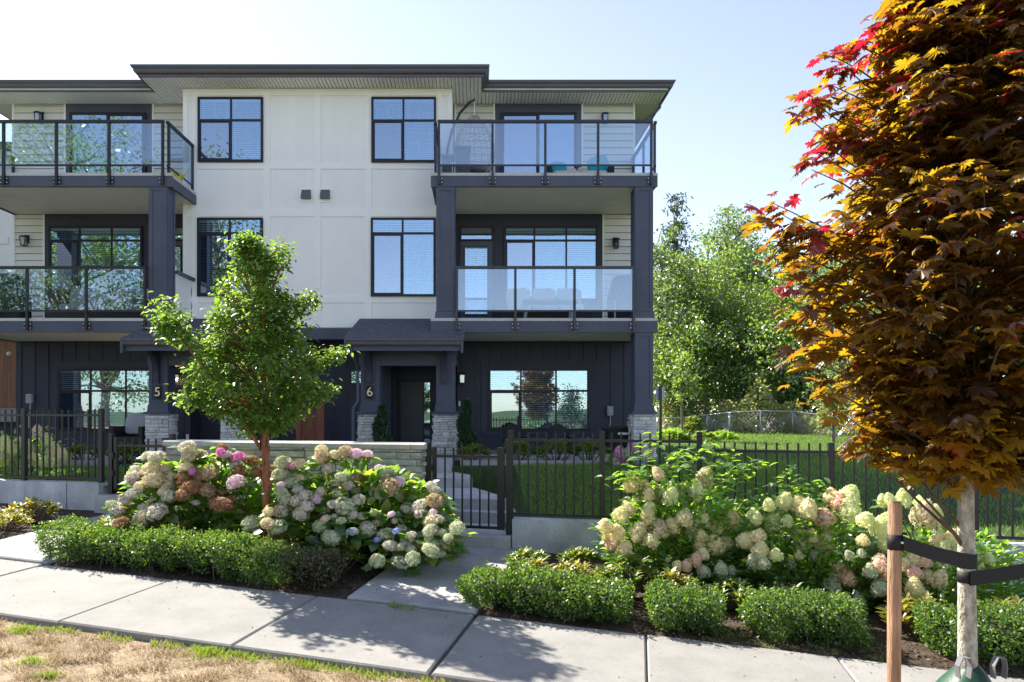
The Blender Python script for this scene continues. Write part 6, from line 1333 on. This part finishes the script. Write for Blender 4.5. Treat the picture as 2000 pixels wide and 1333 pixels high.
# young staked tree and shrubs at the fence
wood_tree('young_tree', 'young slim tree with pale trunk beside the sign post', XW(1333, 21), 21, .78, ZW(690, 21)-.78, .42, 'leaf_wood_a', 1100, 30, .10, low=.45, cs=.14, tr=.055, group='young trees on the side lawn')
wood_tree('young_tree', 'young tree with pale trunk against the chain link fence', XW(1628, 20), 20, .70, ZW(690, 20)-.70, .55, 'leaf_wood_b', 1800, 40, .11, low=.12, cs=.18, tr=.06, group='young trees on the side lawn')
for px, py, Y, w, m, lb in ((1310, 835, 20.5, .5, 'leaf_panicle', 'yellow green shrub right behind the sign post'), (1365, 842, 20.5, .55, 'leaf_wood_a', 'green shrub on the side lawn by the young tree'), (1410, 842, 21.5, .5, 'leaf_panicle', 'sunlit shrub at the foot of the chain link fence'), (1352, 812, 23, .42, 'leaf_rhodo', 'dark round shrub behind the young tree')):
    rhodo(lb, px, py, Y, w, .6, m, 70, .13, .72, NARROW, 'shrubs on the side lawn')
# bramble thicket behind the wire
N = 20000; px = RNG.uniform(1290, 2050, N); Yb = np.interp(px, [p[0] for p in CL], [p[1] for p in CL])+RNG.random(N)**.9*1.6+.12; hz = RNG.random(N)
q = np.stack([(px-VPX)*Yb/F_PX, Yb, 0.7+hz*(1.5+.5*np.sin(px*.035)+.3*np.sin(px*.09))], 1)
link('bramble_thicket', leaves('bramble_thicket', q, rdir(N), rdir(N, .8), .11*(.6+.8*RNG.random(N)), DIAMOND, 'leaf_bramble'), None, (0, 0, 0)); tag(bpy.data.objects['bramble_thicket'], 'tangled brambles and weeds behind the chain link fence', 'undergrowth', kind='stuff')
# deep wood backdrop trees
for i, (px, Y, yt) in enumerate(((1290, 46, 470), (1420, 47, 480), (1530, 46, 500), (1650, 45, 470), (1780, 44, 450), (1930, 43, 440))):
    lb = ['far wood tree just past the house corner', 'far wood tree behind the bent alder', 'far wood tree behind the bare trunks', 'far wood tree first behind the amber maple', 'far wood tree hidden deep behind the maple crown', 'far wood tree at the picture edge'][i]
    wood_tree('wood_tree', lb, **wt(px, Y, yt, rx=3.2, m='leaf_wood_b', n=5000, clumps=110, low=.05, leaf=.24, cs=.45), group='far trees of the woods')
# trees across the street behind the viewer (seen mirrored in glass)
for i, (x, y, h, r, m) in enumerate(((-27, -17, 24, 5.5, 'leaf_wood_a'), (-19, -19, 21, 4.8, 'leaf_wood_b'), (-12.5, -21, 12.5, 3.4, 'leaf_wood_a'), (6.6, -15, 3.9, 1.4, 'leaf_conifer'), (-34, -16, 22, 5.0, 'leaf_wood_b'))):
    wood_tree('street_tree', ['huge leafy tree across the street mirrored in the number five balcony glass', 'tall leafy tree across the street', 'medium leafy tree across the street', 'small dark conifer across the street mirrored in the ground floor window', 'leafy tree farthest along across the street'][i], x, y, -.3, h, r, m, 15000 if i != 3 else 2500, 260, .24 if i != 3 else .16, low=.08, cs=.7 if i != 3 else .3, cone=(i == 3), group='trees across the street')

# ---- grass
def grass(name, pts, L, m, label, lean=.7):
    N = len(pts); a = RNG.random(N)*6.28; k = RNG.random(N)*lean; D = np.stack([np.cos(a)*k, np.sin(a)*k, np.ones(N)], 1); U = np.stack([np.cos(a+1.57+RNG.normal(size=N)*.4), np.sin(a+1.57), np.zeros(N)], 1)
    o = link(name, leaves(name, pts, D, U, L, BLADE, m)); tag(o, label, 'grass', kind='stuff'); return o
def clump_noise(x, y): return .5+.25*np.sin(x*5.3+1.3*np.sin(y*4.1))+.25*np.sin(y*7.9+1.7*np.sin(x*6.3))
def strew(n, s0, s1, n0, n1, zf):
    s, m_ = RNG.uniform(s0, s1, n), RNG.uniform(n0, n1, n); return s, m_, np.stack([CS*s+SN*m_, 6-SN*s+CS*m_, zf(s, m_)], 1)
vz = lambda s, m_: -.043*s-.055-.03*np.clip((-WIDTH-m_)/1.5, 0, 1)+.006*np.sin(7*s+3*m_)-.004
s, m_, p = strew(110000, -5.6, 2.6, -2.75, -WIDTH-.015, vz); cl = clump_noise(s*2.3, m_*2.9); kp = RNG.random(len(p)) < .25+.75*cl; p = p[kp]; cl = cl[kp]
grass('dry_grass', p, .042*(.35+.9*RNG.random(len(p)))*(.55+.8*cl), 'grass_dry', 'parched straw coloured grass of the verge', 1.6)
green = [(45, 1238, .13), (62, 1238, .10), (205, 1225, .12), (300, 1240, .16), (285, 1243, .10), (350, 1252, .12), (410, 1282, .20), (470, 1285, .20), (440, 1278, .15), (600, 1300, .18), (650, 1308, .16), (690, 1312, .14), (800, 1320, .2), (880, 1325, .2), (60, 1300, .10), (95, 1328, .10), (560, 1290, .15), (520, 1282, .16), (160, 1212, .10), (740, 1318, .15)]
pp = []
for gx, gy, gr in green:
    x, y = ground_at(gx, gy, -.08); n = int(gr*gr*26000); a = RNG.random(n)*6.28; r = gr*np.abs(RNG.normal(size=n))*.62; X, Yy = x+r*np.cos(a), y+r*np.sin(a)*.7; s = CS*X-SN*(Yy-6); m_ = SN*X+CS*(Yy-6); k = m_ < -WIDTH-.01; pp.append(np.stack([X, Yy, vz(s, m_)], 1)[k])
s, m_, p = strew(5200, -3.4, 2.6, -WIDTH-.11, -WIDTH-.01, vz); p = p[(clump_noise(s*2.3, m_) > .58) & (RNG.random(len(p)) < .8)]; pp.append(p); p = np.concatenate(pp)
grass('green_grass', p, .040*(.5+1.0*RNG.random(len(p))), 'grass_green', 'green tufts and weeds along the sidewalk edge and in the dry verge', 1.3)
def yz(x, y): return np.array([yard_z(a, b_) for a, b_ in zip(x, y)])
def lawn_strew(n, x0, x1, y0, y1):
    x, y = RNG.uniform(x0, x1, n), RNG.uniform(y0, y1, n); m_ = SN*x+CS*(y-6); k = (m_ > NF+.12) & ~((x < .7) & (x > -3.2) & (y < 14)); x, y = x[k], y[k]; return np.stack([x, y, yz(x, y)-.005], 1)
p = np.concatenate([lawn_strew(34000, .2, 5.2, 7.2, 12.9), lawn_strew(26000, 4.4, 11, 6.5, 14), lawn_strew(26000, 3.8, 14, 14, 25), lawn_strew(12000, -9.5, -4.2, 9.6, 12.9)])
grass('lawn_grass', p, .055*(.6+.8*RNG.random(len(p)))*(1+.025*np.clip(p[:, 1]-8, 0, 20)), 'grass_lawn', 'mown green lawn grass behind the picket fences', .9)
# soil crumbs, bark chips, moss
s, m_, p = strew(7000, -5.0, 5.5, .02, 1.3, lambda s, m_: -.043*s+.045*m_-.012+.02*np.sin(5.1*s+1.7*m_)*np.sin(4.3*m_)); D = rdir(len(p)); D[:, 2] *= .35
o = link('bark_mulch', leaves('bark_mulch', p, D, rdir(len(p), 1.5), .028*(.4+RNG.random(len(p))), DIAMOND, 'mulch_chip')); tag(o, 'bark chips and crumbs strewn on the planting bed', 'mulch', kind='stuff')
s, m_, p = strew(5200, 1.9, 3.4, .03, .55, lambda s, m_: -.043*s+.045*m_-.012+.02*np.sin(5.1*s+1.7*m_)*np.sin(4.3*m_)); p = p[clump_noise(s*3, m_*4) > .5]
grass('moss', p, .020*(.5+RNG.random(len(p))), 'grass_green', 'low moss on the bare soil near the sidewalk', 1.4)
# fallen leaves and a dandelion-like weed at the path joint
for px, py, sz, lb in ((262, 1267, .034, 'curled red maple leaf lying on the dry verge below the second slab'), (148, 1243, .022, 'small red leaf lying on the dry verge'), (5, 1243, .022, 'small red leaf at the picture edge of the verge'), (592, 1298, .028, 'orange leaf lying in the green weeds'), (700, 1296, .024, 'red leaf lying against the slab edge')):
    x, y = ground_at(px, py, -.07); s, n = WS(x, y); tv = np.array(MAPLE[0])*sz*1.6; tv[:, 2] = np.abs(tv[:, 0])*.5
    me = bpy.data.meshes.new('fallen_leaf'); me.from_pydata([tuple(p) for p in tv], [], MAPLE[1]); me.update(); me.materials.append(MATS['leaf_maple_red'])
    o = link('fallen_leaf', me, None, (x, y, verge_z(s, n)+.02)); o.rotation_euler = (.1, .1, random.uniform(0, 6)); tag(o, lb, 'leaf', 'fallen leaves on the verge')
P = [];
for px, py in ((775, 1187), (786, 1190), (805, 1192), (770, 1185)):
    x, y = ground_at(px, py, 0.0)
    for k in range(9): P.append((x+random.gauss(0, .02), y+random.gauss(0, .008), zs(WS(x, y)[0])+.004))
P = np.array(P); D = rdir(len(P), .4); o = link('joint_weed', leaves('joint_weed', P, D, rdir(len(P), 1), .06, NARROW, 'grass_green')); tag(o, 'small weed growing in the joint where path meets sidewalk', 'weed')

# crumbs of soil and leaf bits on the slabs
s, m_, p = strew(420, -5.0, 4.5, -.30, -.01, lambda s, m_: -.043*s+.004); k = RNG.random(len(p)) < np.clip(1+m_*3.2, .12, 1); p = p[k]
s, m_, p2 = strew(160, -5.0, 4.0, -WIDTH+.02, -.02, lambda s, m_: -.043*s+.004); p = np.concatenate([p, p2]); D = rdir(len(p)); D[:, 2] *= .15
o = link('leaf_litter', leaves('leaf_litter', p, D, rdir(len(p), 2.5), .016*(.4+RNG.random(len(p))), DIAMOND, 'mulch_chip')); tag(o, 'crumbs of soil and leaf bits strewn on the sidewalk slabs', 'litter', kind='stuff')
